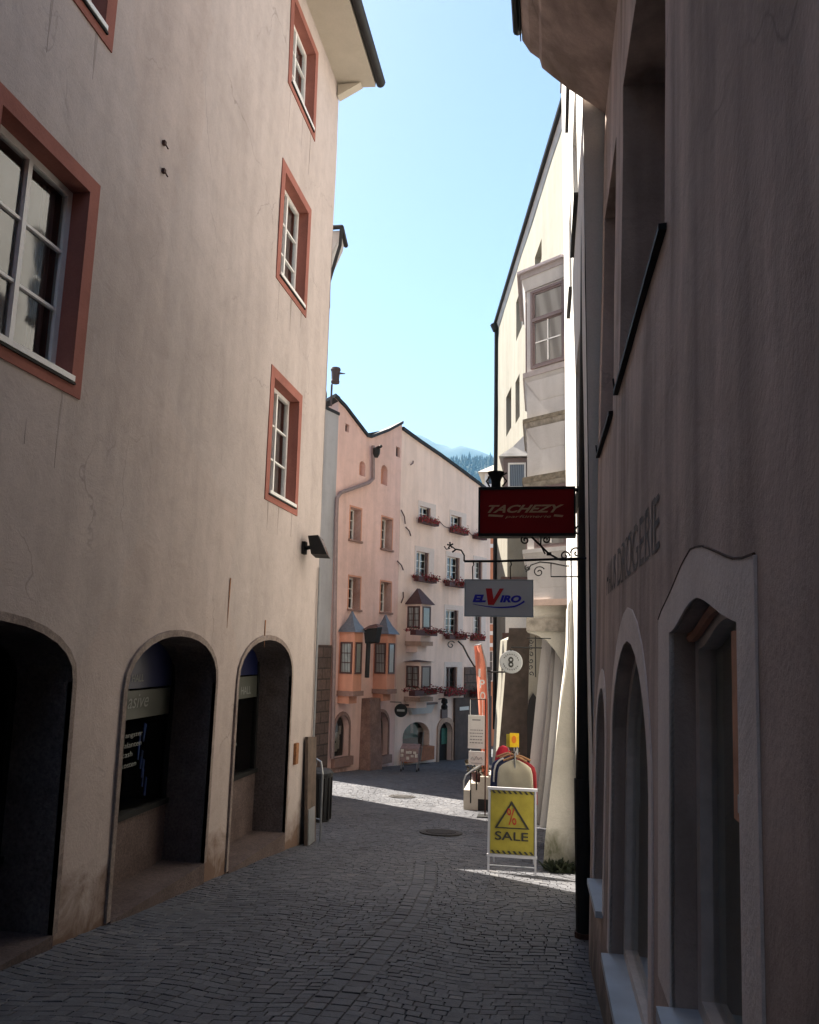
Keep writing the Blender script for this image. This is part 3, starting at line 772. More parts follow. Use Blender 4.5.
# neighbour behind the lane
def neighbour():
    F = Fac((-4.78, 14.6), (-.20, 1)); H = root('side_lane_house', 'pale house just behind the beige one, only its dark eaves corner showing against the sky', 'house', (-4.62, 14.6, -3))
    hs = []; e = [(.9, 2.0), (2.5, 3.5)]
    for a, b in e:
        for v0, v1 in ((1.2, 2.7), (4.2, 5.6)): hs.append((rectp(a, b, v0, v1), .2))
    T = 6.15
    wall(F, [(0,-4),(4.1,-4),(4.1,T),(0,T)], hs, 'grey_h', H, .6)
    for h, _ in hs: win(F, H, h[0][0], h[1][0], h[0][1], h[2][1], .18, cols=2, rows=2, back='lace_d')
    body(F, 0, 4.1, -4, [(0,T),(4.1,T)], 7, 'grey_h', H)
    P = atY(342.5, 233, 14.5); Q = atY(343.5, 233, 14.5)
    # boxed eaves sticking out over the lane corner
    m = MB(); x1 = P.x; z1 = P.z
    m.prism([(-4.7, 14.4, z1-.0), (x1, 14.4, z1), (x1-.02, 14.4, z1-.14), (-4.7, 14.4, z1-1.5)], [(-4.75, 15.0, z1), (x1-.1, 15.0, z1), (x1-.12, 15.0, z1-.14), (-4.75, 15.0, z1-1.5)])
    obj('eaves_cove', m, 'white_grey', H)
    m = MB(); m.tube([(x1+.03,14.3,z1-.0),(x1-.0,14.35,z1-.35),(x1-.22,14.42,z1-1.1),(-4.3,14.5,z1-1.6)], .035, 7); m.tube([(x1+.03,14.3,z1+.02),(x1-.07,15.05,z1+.02)], .05, 7); m.tube([(-4.8,14.32,z1+.03),(x1+.03,14.32,z1+.03)], .045, 7); obj('gutter', m, 'pipe', H)
neighbour()

# ============================================================ RIGHT NEAR HOUSE
FR = Fac((.41, 0), (.0105, -1), k=-.034, wob=.016, seed=11)
def right_house():
    H = root('druggist_house', 'dark grey-brown plastered house with wavy-topped shop window and faded wall lettering', 'house', (.4, 3, -2))
    uF, uN = -6.5, 28.0
    holes = []
    # ground-floor openings
    q = lambda x, y: FR.px(x, y)
    ua, _ = q(678, 700); ub, _ = q(746, 700)
    wv = lambda u: 0
    ztop = q(700, 597)[1]; zspl = q(671, 632)[1]; zspr = q(745, 621)[1]
    # wavy ogee head
    HP = [(746,622),(738,619),(728,613),(718,605),(710,599.5),(703,597.5),(696,600.5),(688,610),(681,622),(676,630),(671.5,633)]
    hp = [q(*k) for k in HP]; head = []
    ua, _ = q(671.5, 700); ub, _ = q(746, 700)
    hu = [ub+(ua-ub)*(k[0]-hp[0][0])/(hp[-1][0]-hp[0][0]) for k in hp]
    for i in range(17):
        t = i/16*(len(hp)-1); a = min(len(hp)-2, int(t)); f = t-a
        head.append((hu[a]*(1-f)+hu[a+1]*f, hp[a][1]*(1-f)+hp[a+1][1]*f))
    v0a = FR.px(670.5, 1008)[1]
    shop = [(ua, v0a), (ub, v0a)]+head
    holes.append((shop, .085))
    ZS2 = -1.63
    a2a, _ = q(611.5, 720); a2b, _ = q(650, 760)
    arch2 = archp(a2a, a2b, ZS2, -.52, q(627, 641)[1], p=1.75)
    holes.append((arch2, .085))
    a3a, _ = q(596.5, 740); a3b, _ = q(604.5, 740)
    arch3 = archp(a3a, a3b, -1.56, -.62, q(601, 688)[1])
    holes.append((arch3, .085))
    # first-floor windows
    up = []
    for (xf, xn, yt, yb) in ((624, 662, -160, 300), (597.5, 608.5, 180, 445)):
        a, _ = q(xf, (yt+yb)/2+60); b, _ = q(xn, (yt+yb)/2-20)
        up.append((a, b))
    zl = 1.57; zu = 3.55
    up = [(-4.70, -2.86), (-6.3, -5.2), (-1.0, .6)]
    for a, b in up: holes.append((rectp(a, b, zl, zu), .42))
    wall(FR, [(uF, -3), (uN, -3), (uN, 4.62), (uF, 4.62)], holes, 'right', H, .33)
    # trims
    def trim(outer, inner, name='window_trim'):
        t = MB(); t.ring(FR, outer, inner, -.01, .006, closed=False); obj(name, t, 'trim_right', H)
    # trim around shop window: asymmetrical wavy top
    to = [(u-0, v) for u, v in shop]
    oa = q(660, 700)[0]; ob = q(765, 700)[0]
    zt_l = q(663, 615)[1]; zt_p = q(706, 546)[1]; zt_r = q(760, 556)[1]; zt_m = q(731, 556)[1]
    outer = [(ob, v0a)]
    ctrl = [(ob, zt_r), (q(745, 556)[0], zt_r+.003), (q(731, 556)[0], zt_m), (q(718, 550)[0], q(718, 550)[1]), (q(706, 546)[0], zt_p), (q(695, 550)[0], q(695, 550)[1]), (q(684, 568)[0], q(684, 568)[1]), (q(672, 595)[0], q(672, 595)[1]), (q(663, 613)[0], q(663, 613)[1]), (oa, q(660.5, 620)[1])]
    cl = [0]
    for i in range(1, len(ctrl)): cl.append(cl[-1]+(Vector(ctrl[i])-Vector(ctrl[i-1])).length)
    for i in range(17):
        s = cl[-1]*i/16; outer.append((float(np.interp(s, cl, [c[0] for c in ctrl])), float(np.interp(s, cl, [c[1] for c in ctrl]))))
    outer.append((oa, v0a))
    inner = [(ub, v0a)]+head+[(ua, v0a)]
    trim(outer, inner, 'shop_trim')
    ed = MB(); ed.tube([FR.pt(u, v+.002, .005) for u, v in outer[1:-1]], .0035, 5); obj('trim_edge', ed, 'rustdark', H)
    oc = archp(a2a-.10, a2b+.10, ZS2, -.52, q(627, 641)[1]+.16, p=1.75)
    trim(oc[1:]+oc[:1], arch2[1:]+arch2[:1]); 
    oc = archp(a3a-.08, a3b+.08, -1.56, -.62, q(601, 688)[1]+.13)
    trim(oc[1:]+oc[:1], arch3[1:]+arch3[:1])
    # shop windows
    def shopwin(poly, va, zb, mat='greywin', back='greendrape', dp=.075, wood=False):
        us = [p[0] for p in poly]; u0, u1 = min(us), max(us); vt = max(p[1] for p in poly)
        inn = [(u0+.06+(p[0]-u0)*(u1-u0-.12)/(u1-u0), min(p[1], vt)-.05 if p[1] > zb+.1 else zb+.05) for p in poly]
        f = MB(); P2 = [(p[0], p[1]) for p in poly]
        f.ring(FR, P2, inn, -dp-.05, -dp); 
        w_ = obj('shop_window', f, mat, H)
        g = MB(); g.v = [FR.pt(a, b, -dp-.035) for a, b in inn]; g.f = [tuple(range(len(inn)))]; obj('pane', g, 'glassd', w_, fix=False)
        b = MB(); b.v = [FR.pt(a, c, -dp-.055) for a, c in P2]; b.f = [tuple(range(len(P2)))]; obj('blind', b, back, w_, fix=False)
        sl = MB(); sl.fbox(FR, u0-.0, u1+.0, zb-.035, zb+.004, -dp-.01, .045); obj('sill', sl, 'sill', w_)
        return w_
    w1 = shopwin(shop, ua, v0a)
    # orange strip standing in for a reflection in the shop glass; arched wooden batten
    uw0 = q(736.5, 700)[0]; uw0 = FR.px(738, 690, -.07)[0]; uw1 = FR.px(744, 690, -.07)[0]; wf = MB(); wf.fbox(FR, uw0, uw1, (v0a+zspr)/2+.1, zspr-.01, -.073, -.065); obj('reflection_strip', wf, 'woodreflect', w1)
    wt = MB(); wt.tube([FR.pt(u, v-.014, -.062) for u, v in head], .016, 6); obj('arched_batten', wt, 'woodreflect', w1)
    st = MB(); u_, v_ = FR.px(741.5, 804, -.06); st.fbox(FR, u_-.004, u_+.012, v_-.02, v_+.02, -.064, -.060); obj('paper_tag', st, 'paper', w1)
    shopwin(arch2, a2a, ZS2); shopwin(arch3, a3a, -1.56)
    for a, b in up:
        w_ = win(FR, H, a, b, zl, zu, depth=.36, fr=.06, cols=2, rows=2, mat='brownpaint', back='darkroom', bd=.2)
        s = MB(); s.hexa([FR.pt(a-.05, zl-.04, -.1), FR.pt(b+.05, zl-.04, -.1), FR.pt(b+.05, zl-.045, .03), FR.pt(a-.05, zl-.045, .03), FR.pt(a-.05, zl-.01, -.1), FR.pt(b+.05, zl-.01, -.1), FR.pt(b+.05, zl-.02, .03), FR.pt(a-.05, zl-.02, .03)])
        s.tube([FR.pt(a-.03, zl-.03, .02), FR.pt(a-.05, zl+.06, .03)], .006, 5)
        obj('window_ledge', s, 'black', w_)
    # lettering painted on the wall: DROGERIE, with a shorter faded word before it
    uA, vA = FR.px(617, 595); uB, vB = FR.px(661, 554); 
    vs, fs = text_mesh('DROGERIE', .205, uB-uA, 0, .0); m = MB(); m.v = [FR.pt(uA+p.x, .372+p.y, .0022) for p in vs]; m.f = fs
    lt = obj('wall_lettering', m, 'faded', H, fix=False, label='faded dark serif letters reading DROGERIE')
    serif = MB()
    # small serifs give the letters their painted slab look
    n8 = 8
    for k in range(n8):
        c = uA+(uB-uA)*(k+.12)/n8
        for vv in (.372, .567): serif.add([FR.pt(c-.03, vv, 0.0026), FR.pt(c+.08, vv, 0.0026), FR.pt(c+.08, vv+.014, 0.0026), FR.pt(c-.03, vv+.014, 0.0026)], [(0,1,2,3)])
    obj('serifs', serif, 'faded', lt, fix=False)
    uC, _ = FR.px(606, 590); vs, fs = text_mesh('HAUS', .205, (uA-uC)*.86, 0, .004); m = MB(); m.v = [FR.pt(uC+p.x, .372+p.y, .0022) for p in vs]; m.f = fs
    obj('wall_lettering', m, 'faded', H, fix=False, label='short faded dark word before the larger lettering')
    # cove eaves
    Yf = -uF+.0
    prof = [(.575, 4.60), (.46, 4.70), (.381, 4.775), (.20, 4.93), (.05, 5.08), (-.035, 5.17), (-.055, 5.26), (-.14, 5.34), (-.21, 5.47), (-.215, 6.0), (1.2, 6.0), (1.2, 4.60)]
    X0 = .565
    m = MB()
    A = [Vector((a, 6.5, z)) for a, z in prof]; B = [Vector((a+.02, -28, z)) for a, z in prof]
    m.prism(A, B); obj('cove_eaves', m, 'right', H)
    m = MB(); m.tube([(-.25, 6.54, 5.60), (-.25, -28, 5.60)], .045, 8); m.box(-.228, -.218, -28, 6.5, 5.46, 5.7); obj('gutter', m, 'pipe', H)
    m = MB(); m.hexa([(-.27,-28,5.96),(X0+4,-28,8.8),(X0+4,6.55,8.8),(-.27,6.55,5.96),(-.27,-28,6.06),(X0+4,-28,8.95),(X0+4,6.55,8.95),(-.27,6.55,6.06)]); obj('roof', m, 'roof', H)
    m = MB(); m.add([(.34,6.5,-3),(6,6.5,-3),(6,6.5,8.6),(X0+4,6.5,8.8),(.57,6.5,5.9),(.34,-28,-3),(6,-28,-3),(6,-28,8.6),(X0+4,-28,8.8),(.57,-28,5.9)], [(0,1,2,3,4),(5,6,7,8,9),(1,2,7,6),(2,3,8,7)]); obj('side_wall', m, 'right', H, fix=False)
M['rustdark'] = simple('rusty_edge', (.07, .035, .025), .9, 0, .4, 30, 0)
def fadedmat():
    m = bpy.data.materials.new('faded_black_lettering'); m.use_nodes = True; nt = m.node_tree; b = nt.nodes['Principled BSDF']
    n = noise_n(nt, pos(nt), 14, 6, .7)
    L(nt, ramp(nt, n, [(.35, (.06, .052, .05)), (.6, (.19, .16, .148))]), b.inputs['Base Color']); b.inputs['Roughness'].default_value = .95; return m
M['faded'] = fadedmat()
right_house()

def downpipe():
    # big dark pipe on the joint between the two right-hand houses
    P = Vector((.24, 6.30, gz(6.3)))
    P = ground_at(584.5, 938); x, y = P.x, P.y
    T = root('downpipe', 'thick black drainpipe running down the joint beside the dark grey-brown house', 'drainpipe', (x, y, P.z))
    tp = atY(589, 70, y+.05)
    m = MB(); pts = [Vector((x, y, P.z+.02)), Vector((x, y, P.z+.9))]+[Vector((x, y, P.z+.9)).lerp(tp, t) for t in (.3, .6, 1)]
    m.tube(pts, .064, 14); obj('pipe', m, 'pipe', T, smooth=True)
    m = MB(); m.tube([Vector((x, y, P.z+.02)), Vector((x, y, P.z+1.25))], .07, 14); obj('standpipe', m, 'pipe', T)
    for py in (700, 500, 345, 170):
        c = pts[1].lerp(tp, (938-110-py)/(938-110-70) if py < 800 else 0); c = pts[1].lerp(tp, max(0, min(1, (700-py)/630+.08)))
        m = MB(); m.tube([c-Vector((0,0,.02)), c+Vector((0,0,.02))], .06, 14); m.tube([c, c+Vector((.12, .02, 0))], .008, 5); obj('pipe_clamp', m, 'black', T)
    m = MB(); m.tube([P+Vector((0,0,-.02)), P+Vector((0,0,.05))], .08, 14); obj('pipe_foot', m, 'rust2', T)
downpipe()

# ============================================================ WHITE HOUSE (right, behind the pipe)
def white_house():
    F = Fac((.30, 14.08), (0.0026, -1), wob=.012, seed=21)   # u = distance back towards the camera
    H = root('white_house', 'bright white sunlit house directly behind the drainpipe, its foot flaring into the street', 'house', (.3, 12, -2.8))
    T0, T1 = 10.6, 10.3; Ln = 7.53
    hs = [(rectp(5.0, 6.3, 1.6, 3.2), .14), (rectp(3.2, 4.1, 4.7, 6.1), .14), (rectp(3.2, 4.1, 7.6, 9.0), .14), (rectp(5.0, 6.3, 4.7, 6.1), .14)]
    wall(F, [(0,-4),(Ln,-4),(Ln,T1),(0,T0)], hs, 'white', H, .5)
    for h, _ in hs:
        w_ = win(F, H, h[0][0], h[1][0], h[0][1], h[2][1], .1, cols=2, rows=2, back='lace', mat='whitepaint')
        s = MB(); s.fbox(F, h[0][0]-.02, h[1][0]+.02, h[0][1]-.05, h[0][1]-.01, -.1, .045); obj('window_ledge', s, 'pipe', w_)
    body(F, 0, Ln, -4, [(0,T0),(Ln,T1)], 7, 'white', H, over=.03)
    # flaring buttress at the foot: profile (height, how far it stands out)
    prof = []
    for (px_, py_) in ((571, 600), (570, 640), (567, 670), (562, 700), (558, 730), (553, 770), (549, 810), (546, 840), (544, 868)):
        P = atY(px_, py_, 10.7); prof.append((P.z, max(.004, .315-P.x)))
    prof.append((-3.3, prof[-1][1]+.02))
    m = MB(); u1 = 14.08-10.7; u0 = u1-2.6
    for a, sc_ in ((u1, 1), (u0, .8)):
        m.v += [F.pt(a, z, d*sc_) for z, d in prof]+[F.pt(a, z, -.02) for z, d in prof[::-1]]
    n = len(prof)*2; nn = len(prof)
    m.f = [tuple(range(n)), tuple(range(n, 2*n))[::-1]]+[(i, (i+1) % n, (i+1) % n+n, i+n) for i in range(n)]
    obj('buttress', m, 'white_b', H)
M['white_b'] = plaster('weathered_white_plaster', (.60, .57, .50), .12, .16, .4, stain=(.10, .10, .06))
white_house()

# ============================================================ CREAM HOUSE
FC = Fac((.26, 16.3), (.19, -1), wob=.015, seed=31)     # u negative = further down the street
def cream_house():
    F = FC
    H = root('cream_house', 'tall cream-coloured house with a white stacked oriel and flared buttresses on the right', 'house', (-.3, 19, -3.3))
    uF = F.px(497, 500)[0]; uN = 2.35
    zt = 11.4
    hs = []; W = []
    for (x0, y0, x1, y1, dk) in ((516, 293, 522.5, 333, 0), (535, 248, 542, 268, 0), (506.5, 392, 511.5, 432, 1), (515.5, 378, 519.5, 420, 1)):
        r = F.rect(x0, y0, x1, y1)
        hs.append((rectp(*r), .2)); W.append((r, dk))
    r = F.rect(501, 640, 505, 665)
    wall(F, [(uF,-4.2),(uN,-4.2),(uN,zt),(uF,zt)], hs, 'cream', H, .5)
    for r, dk in W: win(F, H, *r, depth=.16, fr=.05, cols=2, rows=2, mat='mauve' if dk else 'whitepaint', back='lace_d')
    body(F, uF, uN, -4.2, [(uF,zt),(uN,zt)], 7, 'cream', H, over=.05)
    # eaves board and gutter
    m = MB(); m.hexa([F.pt(uF,zt-.22,.0),F.pt(uN,zt-.22,.0),F.pt(uN,zt-.02,.07),F.pt(uF,zt-.02,.07),F.pt(uF,zt-.02,0),F.pt(uN,zt-.02,0),F.pt(uN,zt,.07),F.pt(uF,zt,.07)]); obj('eaves_cove', m, 'white_grey', H)
    m = MB(); m.tube([F.pt(uF-.02,zt+.0,.10), F.pt(uN,zt+.0,.10)], .06, 8)
    g = obj('gutter', m, 'pipe', H)
    # corner downpipe with hopper
    p0 = F.pt(uF+.03, zt-.1, .12); p1 = F.pt(uF+.03, zt-.55, .06)
    m = MB(); m.tube([p0+Vector((0,0,.05)), p1+Vector((0,0,.25))], [.16, .12], 8); m.tube([p1+Vector((0,0,.3)), p1, F.pt(uF+.03, 3, .06), F.pt(uF+.03, -2.5, .06)], .065, 8); obj('drainpipe', m, 'pipe', H)
    # ---- white stacked oriel, seen from its side
    Yo = 14.6; PA = atY(527, 420, 14.6); PB = atY(568, 412, 14.05); xl = PA.x; xr = .62
    dv = Vector((PB.x-PA.x, PB.y-PA.y, 0)).normalized(); nv = Vector((dv.y, -dv.x, 0)); Lf = (Vector((PB.x, PB.y))-Vector((PA.x, PA.y))).length
    S = Fac((PA.x, PA.y), (dv.x, dv.y))
    zz = lambda y: atY(527, y, 14.6).z
    def foot(o):      # canted footprint, grown outwards by o
        a = Vector((PA.x, PA.y, 0))+nv*o-dv*o*.6; b = Vector((PB.x, PB.y, 0))+nv*o
        return [(a.x, a.y), (b.x, b.y), (.75, b.y), (.75, 16.6+o), (a.x-.02, 16.6+o)]
    def block(za, zb, o0, o1=None):
        o1 = o0 if o1 is None else o1
        return MB().prism([(x, y, za) for x, y in foot(o0)], [(x, y, zb) for x, y in foot(o1)])
    ori = obj('oriel', block(zz(604), zz(274), 0), 'white_grey', H)
    def band(y0, y1, out, mat='white_grey', name='moulding', o0=None):
        obj(name, block(zz(y1), zz(y0), out if o0 is None else o0, out), mat, ori)
    band(374, 379, .07, 'mauve_l'); band(379, 384, .05, 'white_grey', o0=.01)
    band(420, 424, .075, 'ledge'); band(424, 430, .06, 'ledge_l', o0=.01)
    band(478, 484, .08, 'ledge'); band(484, 489, .06, 'ledge_l', o0=.01)
    band(550, 554, .08, 'white_grey'); band(554, 562, .06, 'white_grey', o0=.0); band(600, 606, .05, 'pinkstone_l')
    band(276, 281, .11, 'mauve_l'); band(281, 292, .09, 'white_grey', o0=.03)
    # added sloping boards modelled in the shape of the shadows under the bands
    for y0, y1 in ((384, 404), (430, 452), (562, 588)):
        m = MB(); za, zb = zz(y0), zz(y1)
        m.hexa([S.pt(.30,zb,-.02),S.pt(Lf,zb,-.02),S.pt(Lf,zb,.006),S.pt(.30,zb,.006),S.pt(.03,za,-.02),S.pt(Lf,za,-.02),S.pt(Lf,za,.055),S.pt(.03,za,.055)]); obj('shadow_board', m, 'white_grey', ori)
    m = MB(); f0 = foot(.17); za = zz(276)+.002; zc = zz(252)
    m.v = [Vector((x, y, za)) for x, y in f0]+[Vector((x, y, za+.05)) for x, y in f0]+[Vector((.75, 14.5, zc)), Vector((.75, 16.2, zc))]
    m.f = [(4,3,2,1,0),(0,1,6,5),(1,2,7,6),(3,4,9,8),(4,0,5,9),(5,6,10),(6,7,10),(5,10,11,9),(9,11,8),(2,3,8,11,10,7)]; obj('roof', m, 'pinkroof', ori)
    def ow(ua_, ub_, y0, y1, split, mat='mauve'):
        # moulded casing, then an upper fixed light and a lower pair of sashes
        z0_, z1_ = zz(y1), zz(y0); zs = z0_+(z1_-z0_)*split
        cs = MB(); cs.ring(S, rectp(ua_-.05, ub_+.04, z0_-.05, z1_+.05), rectp(ua_, ub_, z0_, z1_), 0, .045); obj('casing', cs, mat, ori)
        win(S, ori, ua_, ub_, zs+.02, z1_, depth=-.028, fr=.035, cols=1, rows=1, mat=mat, back='lace', bd=.024)
        win(S, ori, ua_, ub_, z0_, zs-.02, depth=-.028, fr=.035, cols=1, rows=1, mat=mat, back='lace', bd=.024)
        b = MB(); b.fbox(S, ua_, ub_, zs-.03, zs+.03, .002, .055); obj('transom', b, mat, ori)
        w2 = MB(); a_, c_ = ua_+.05, ub_-.05; zm = (z0_+zs)/2
        w2.fbox(S, a_, c_, zm-.012, zm+.012, .022, .03); w2.fbox(S, (a_+c_)/2-.012, (a_+c_)/2+.012, z0_+.05, zs-.05, .022, .03); obj('glazing_bar', w2, 'whitepaint', ori)
    ow(.17, Lf-.07, 297, 369, .62); ow(.24, Lf-.07, 492, 548, .6)
    # glazed front of the oriel towards the street
    FS_ = foot(0); dd_ = Vector((FS_[0][0]-FS_[4][0], FS_[0][1]-FS_[4][1])); SF = Fac((FS_[4][0], FS_[4][1]), (dd_.x, dd_.y))
    for y0, y1 in ((297, 369), (492, 548)):
        win(SF, ori, .35, 1.75, zz(y1), zz(y0), depth=-.03, fr=.05, cols=2, rows=2, mat='mauve', back='lace', bd=.026)
    Yo = 14.45
    # ---- corbel arch below the oriel
    Z = lambda x, y, Y=Yo: (atY(x, y, Y).x, atY(x, y, Y).z)
    pts = [Z(527, 601), Z(571, 601), Z(571, 705), Z(567.5, 690), Z(565.5, 672), Z(561, 660), Z(554, 649), Z(546, 640), Z(537, 635), Z(527, 632)]
    m = MB(); m.prism([(x, Yo+.03, z) for x, z in pts], [(x, Yo+.75, z) for x, z in pts]); obj('corbel_arch', m, 'white_b', H)
    m = MB(); (xa, za), (xb, zb) = Z(528, 618), Z(571, 618)
    m.box(xa-.03, xb, Yo-.03, Yo+.1, Z(528, 631)[1], za); obj('stone_corbel', m, 'ledge_l', H)
    # ---- second oriel further down
    Y2_ = 20.6; S2 = Fac((0, Y2_), (1, 0)); xl2 = atY(503.5, 500, Y2_).x; xr2 = atY(529, 500, Y2_).x+.1; z2 = lambda y: atY(515, y, Y2_).z
    m = MB(); m.box(xl2, xr2, Y2_, 22.2, z2(515), z2(458)); o2 = obj('oriel', m, 'mauve', H, label='smaller mauve wooden oriel further down the street')
    m = MB(); m.box(xl2-.03, xr2, Y2_-.03, 22.23, z2(530), z2(513)); m.box(xl2+.1, xr2, Y2_+.03, 22.1, z2(578), z2(530)); obj('oriel_base', m, 'cream', o2)
    m = MB(); za, zc = z2(457), z2(425)
    m.add([(xl2-.12,Y2_-.12,za),(xr2,Y2_-.12,za),(xr2,22.4,za),(xl2-.12,22.4,za),(xr2,Y2_+.2,zc),(xr2,22,zc),(xl2+.25,Y2_+.05,za+(zc-za)*.35),(xl2+.25,22.2,za+(zc-za)*.35)],[(3,2,1,0),(0,1,4,6),(3,7,5,2),(0,6,7,3),(6,4,5,7)]); obj('roof', m, 'white_grey', o2)
    win(S2, o2, atY(508, 490, Y2_).x, atY(526, 490, Y2_).x, z2(511), z2(463), depth=-.035, fr=.045, cols=1, rows=2, mat='whitepaint', back='lace_d', bd=.028)
    m = MB(); m.box(xl2-.06, xr2, Y2_-.06, 22.2, z2(582), z2(577)); m.box(xl2-.02, xr2, Y2_-.02, 22.2, z2(640), z2(633)); obj('oriel_moulding', m, 'brownpaint', o2)
    m = MB(); m.box(xl2+.05, xr2, Y2_+.1, 22.1, z2(633), z2(605)); obj('lower_casement', m, 'whitepaint', o2)
    # ---- ground floor: dark stone pier, leaning jambs, sunlit flare
    def lean(pix, Y, th, mat, name='leaning_pier', lab=None):
        P = [atY(a, b, Y) for a, b in pix]
        m = MB(); m.prism([tuple(p) for p in P], [(p.x+.06*th, p.y+th, p.z) for p in P]); return obj(name, m, mat, H, label=lab)
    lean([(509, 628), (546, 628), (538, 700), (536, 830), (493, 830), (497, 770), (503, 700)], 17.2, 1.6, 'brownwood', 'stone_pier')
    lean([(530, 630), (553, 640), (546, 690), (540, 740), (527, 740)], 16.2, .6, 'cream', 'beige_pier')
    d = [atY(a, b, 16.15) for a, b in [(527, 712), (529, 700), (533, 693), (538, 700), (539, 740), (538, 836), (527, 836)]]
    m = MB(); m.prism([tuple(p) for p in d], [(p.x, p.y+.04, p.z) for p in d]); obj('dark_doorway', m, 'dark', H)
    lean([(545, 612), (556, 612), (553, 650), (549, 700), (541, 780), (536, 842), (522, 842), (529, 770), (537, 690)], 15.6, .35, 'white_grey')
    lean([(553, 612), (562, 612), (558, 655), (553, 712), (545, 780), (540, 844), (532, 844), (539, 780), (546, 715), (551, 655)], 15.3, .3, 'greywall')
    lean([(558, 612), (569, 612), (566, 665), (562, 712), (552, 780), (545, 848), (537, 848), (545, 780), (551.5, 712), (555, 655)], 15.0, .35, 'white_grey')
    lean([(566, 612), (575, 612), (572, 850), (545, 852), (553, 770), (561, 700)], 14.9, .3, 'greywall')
    # sunlit plaster flare standing out from the facade further down
    Fb = Fac((.26, 16.3), (.19, -1))
    m = MB(); A = []; 
    for (x, y) in ((507, 640), (504, 690), (500.5, 735), (497, 790)):
        P = atY(x, y, 17.35); u = (P-Fb.O).dot(Fb.D); dd = (P-Fb.O).dot(Fb.N); A.append((P.z, dd, u))
    u1_ = A[0][2]; u0_ = u1_-1.1
    for a in (u1_, u0_): m.v += [Fb.pt(a, z, d_) for z, d_, _ in A]+[Fb.pt(a, -4, A[-1][1]+.05), Fb.pt(a, -4, -.1), Fb.pt(a, A[0][0]+.5, -.1)]
    n = len(A)+3; m.f = [tuple(range(n)), tuple(range(n, 2*n))[::-1]]+[(i, (i+1) % n, (i+1) % n+n, i+n) for i in range(n)]
    obj('sunlit_buttress', m, 'cream', H)
M['ledge_l'] = simple('stained_moulding', (.30, .27, .23), .9, 0, .4, 9, .4)
M['pinkstone_l'] = simple('pale_pink_band', (.58, .44, .37), .8, 0, .1, 9, .1)
M['mauve_l'] = simple('grey_mauve_moulding', (.33, .29, .28), .7, 0, .1, 9, .1)
M['pinkroof'] = simple('pale_mauve_sheet_roof', (.42, .36, .36), .5, .1, .1, 9, .1)
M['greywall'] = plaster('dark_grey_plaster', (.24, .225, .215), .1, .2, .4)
cream_house()

def weeds():
    m = MB()
    for k in range(420):
        t = random.random(); x = -.02+.40*t+random.gauss(0,.03); y = 10.62-abs(random.gauss(0,.07)); p = Vector((x, y, gz(y)+.0)); h = random.uniform(.02, .09)*(1.3 if t < .5 else .8)
        a = random.random()*6.28; dx, dy = math.cos(a)*.02, math.sin(a)*.02; l = Vector((random.gauss(0,.05), random.gauss(0,.04), h))
        m.add([p+Vector((-dx,-dy,0)), p+Vector((dx,dy,0)), p+l+Vector((dx,dy,0))*.8, p+l*1.3, p+l-Vector((dx,dy,0))*.8], [(0,1,2,3,4)])
    tag(obj('weed_clump', m, 'moss', fix=False, loc=(.1, 10.6, gz(10.6))), 'dark green weeds growing along the foot of the white buttress', 'weeds', kind='stuff')
weeds()
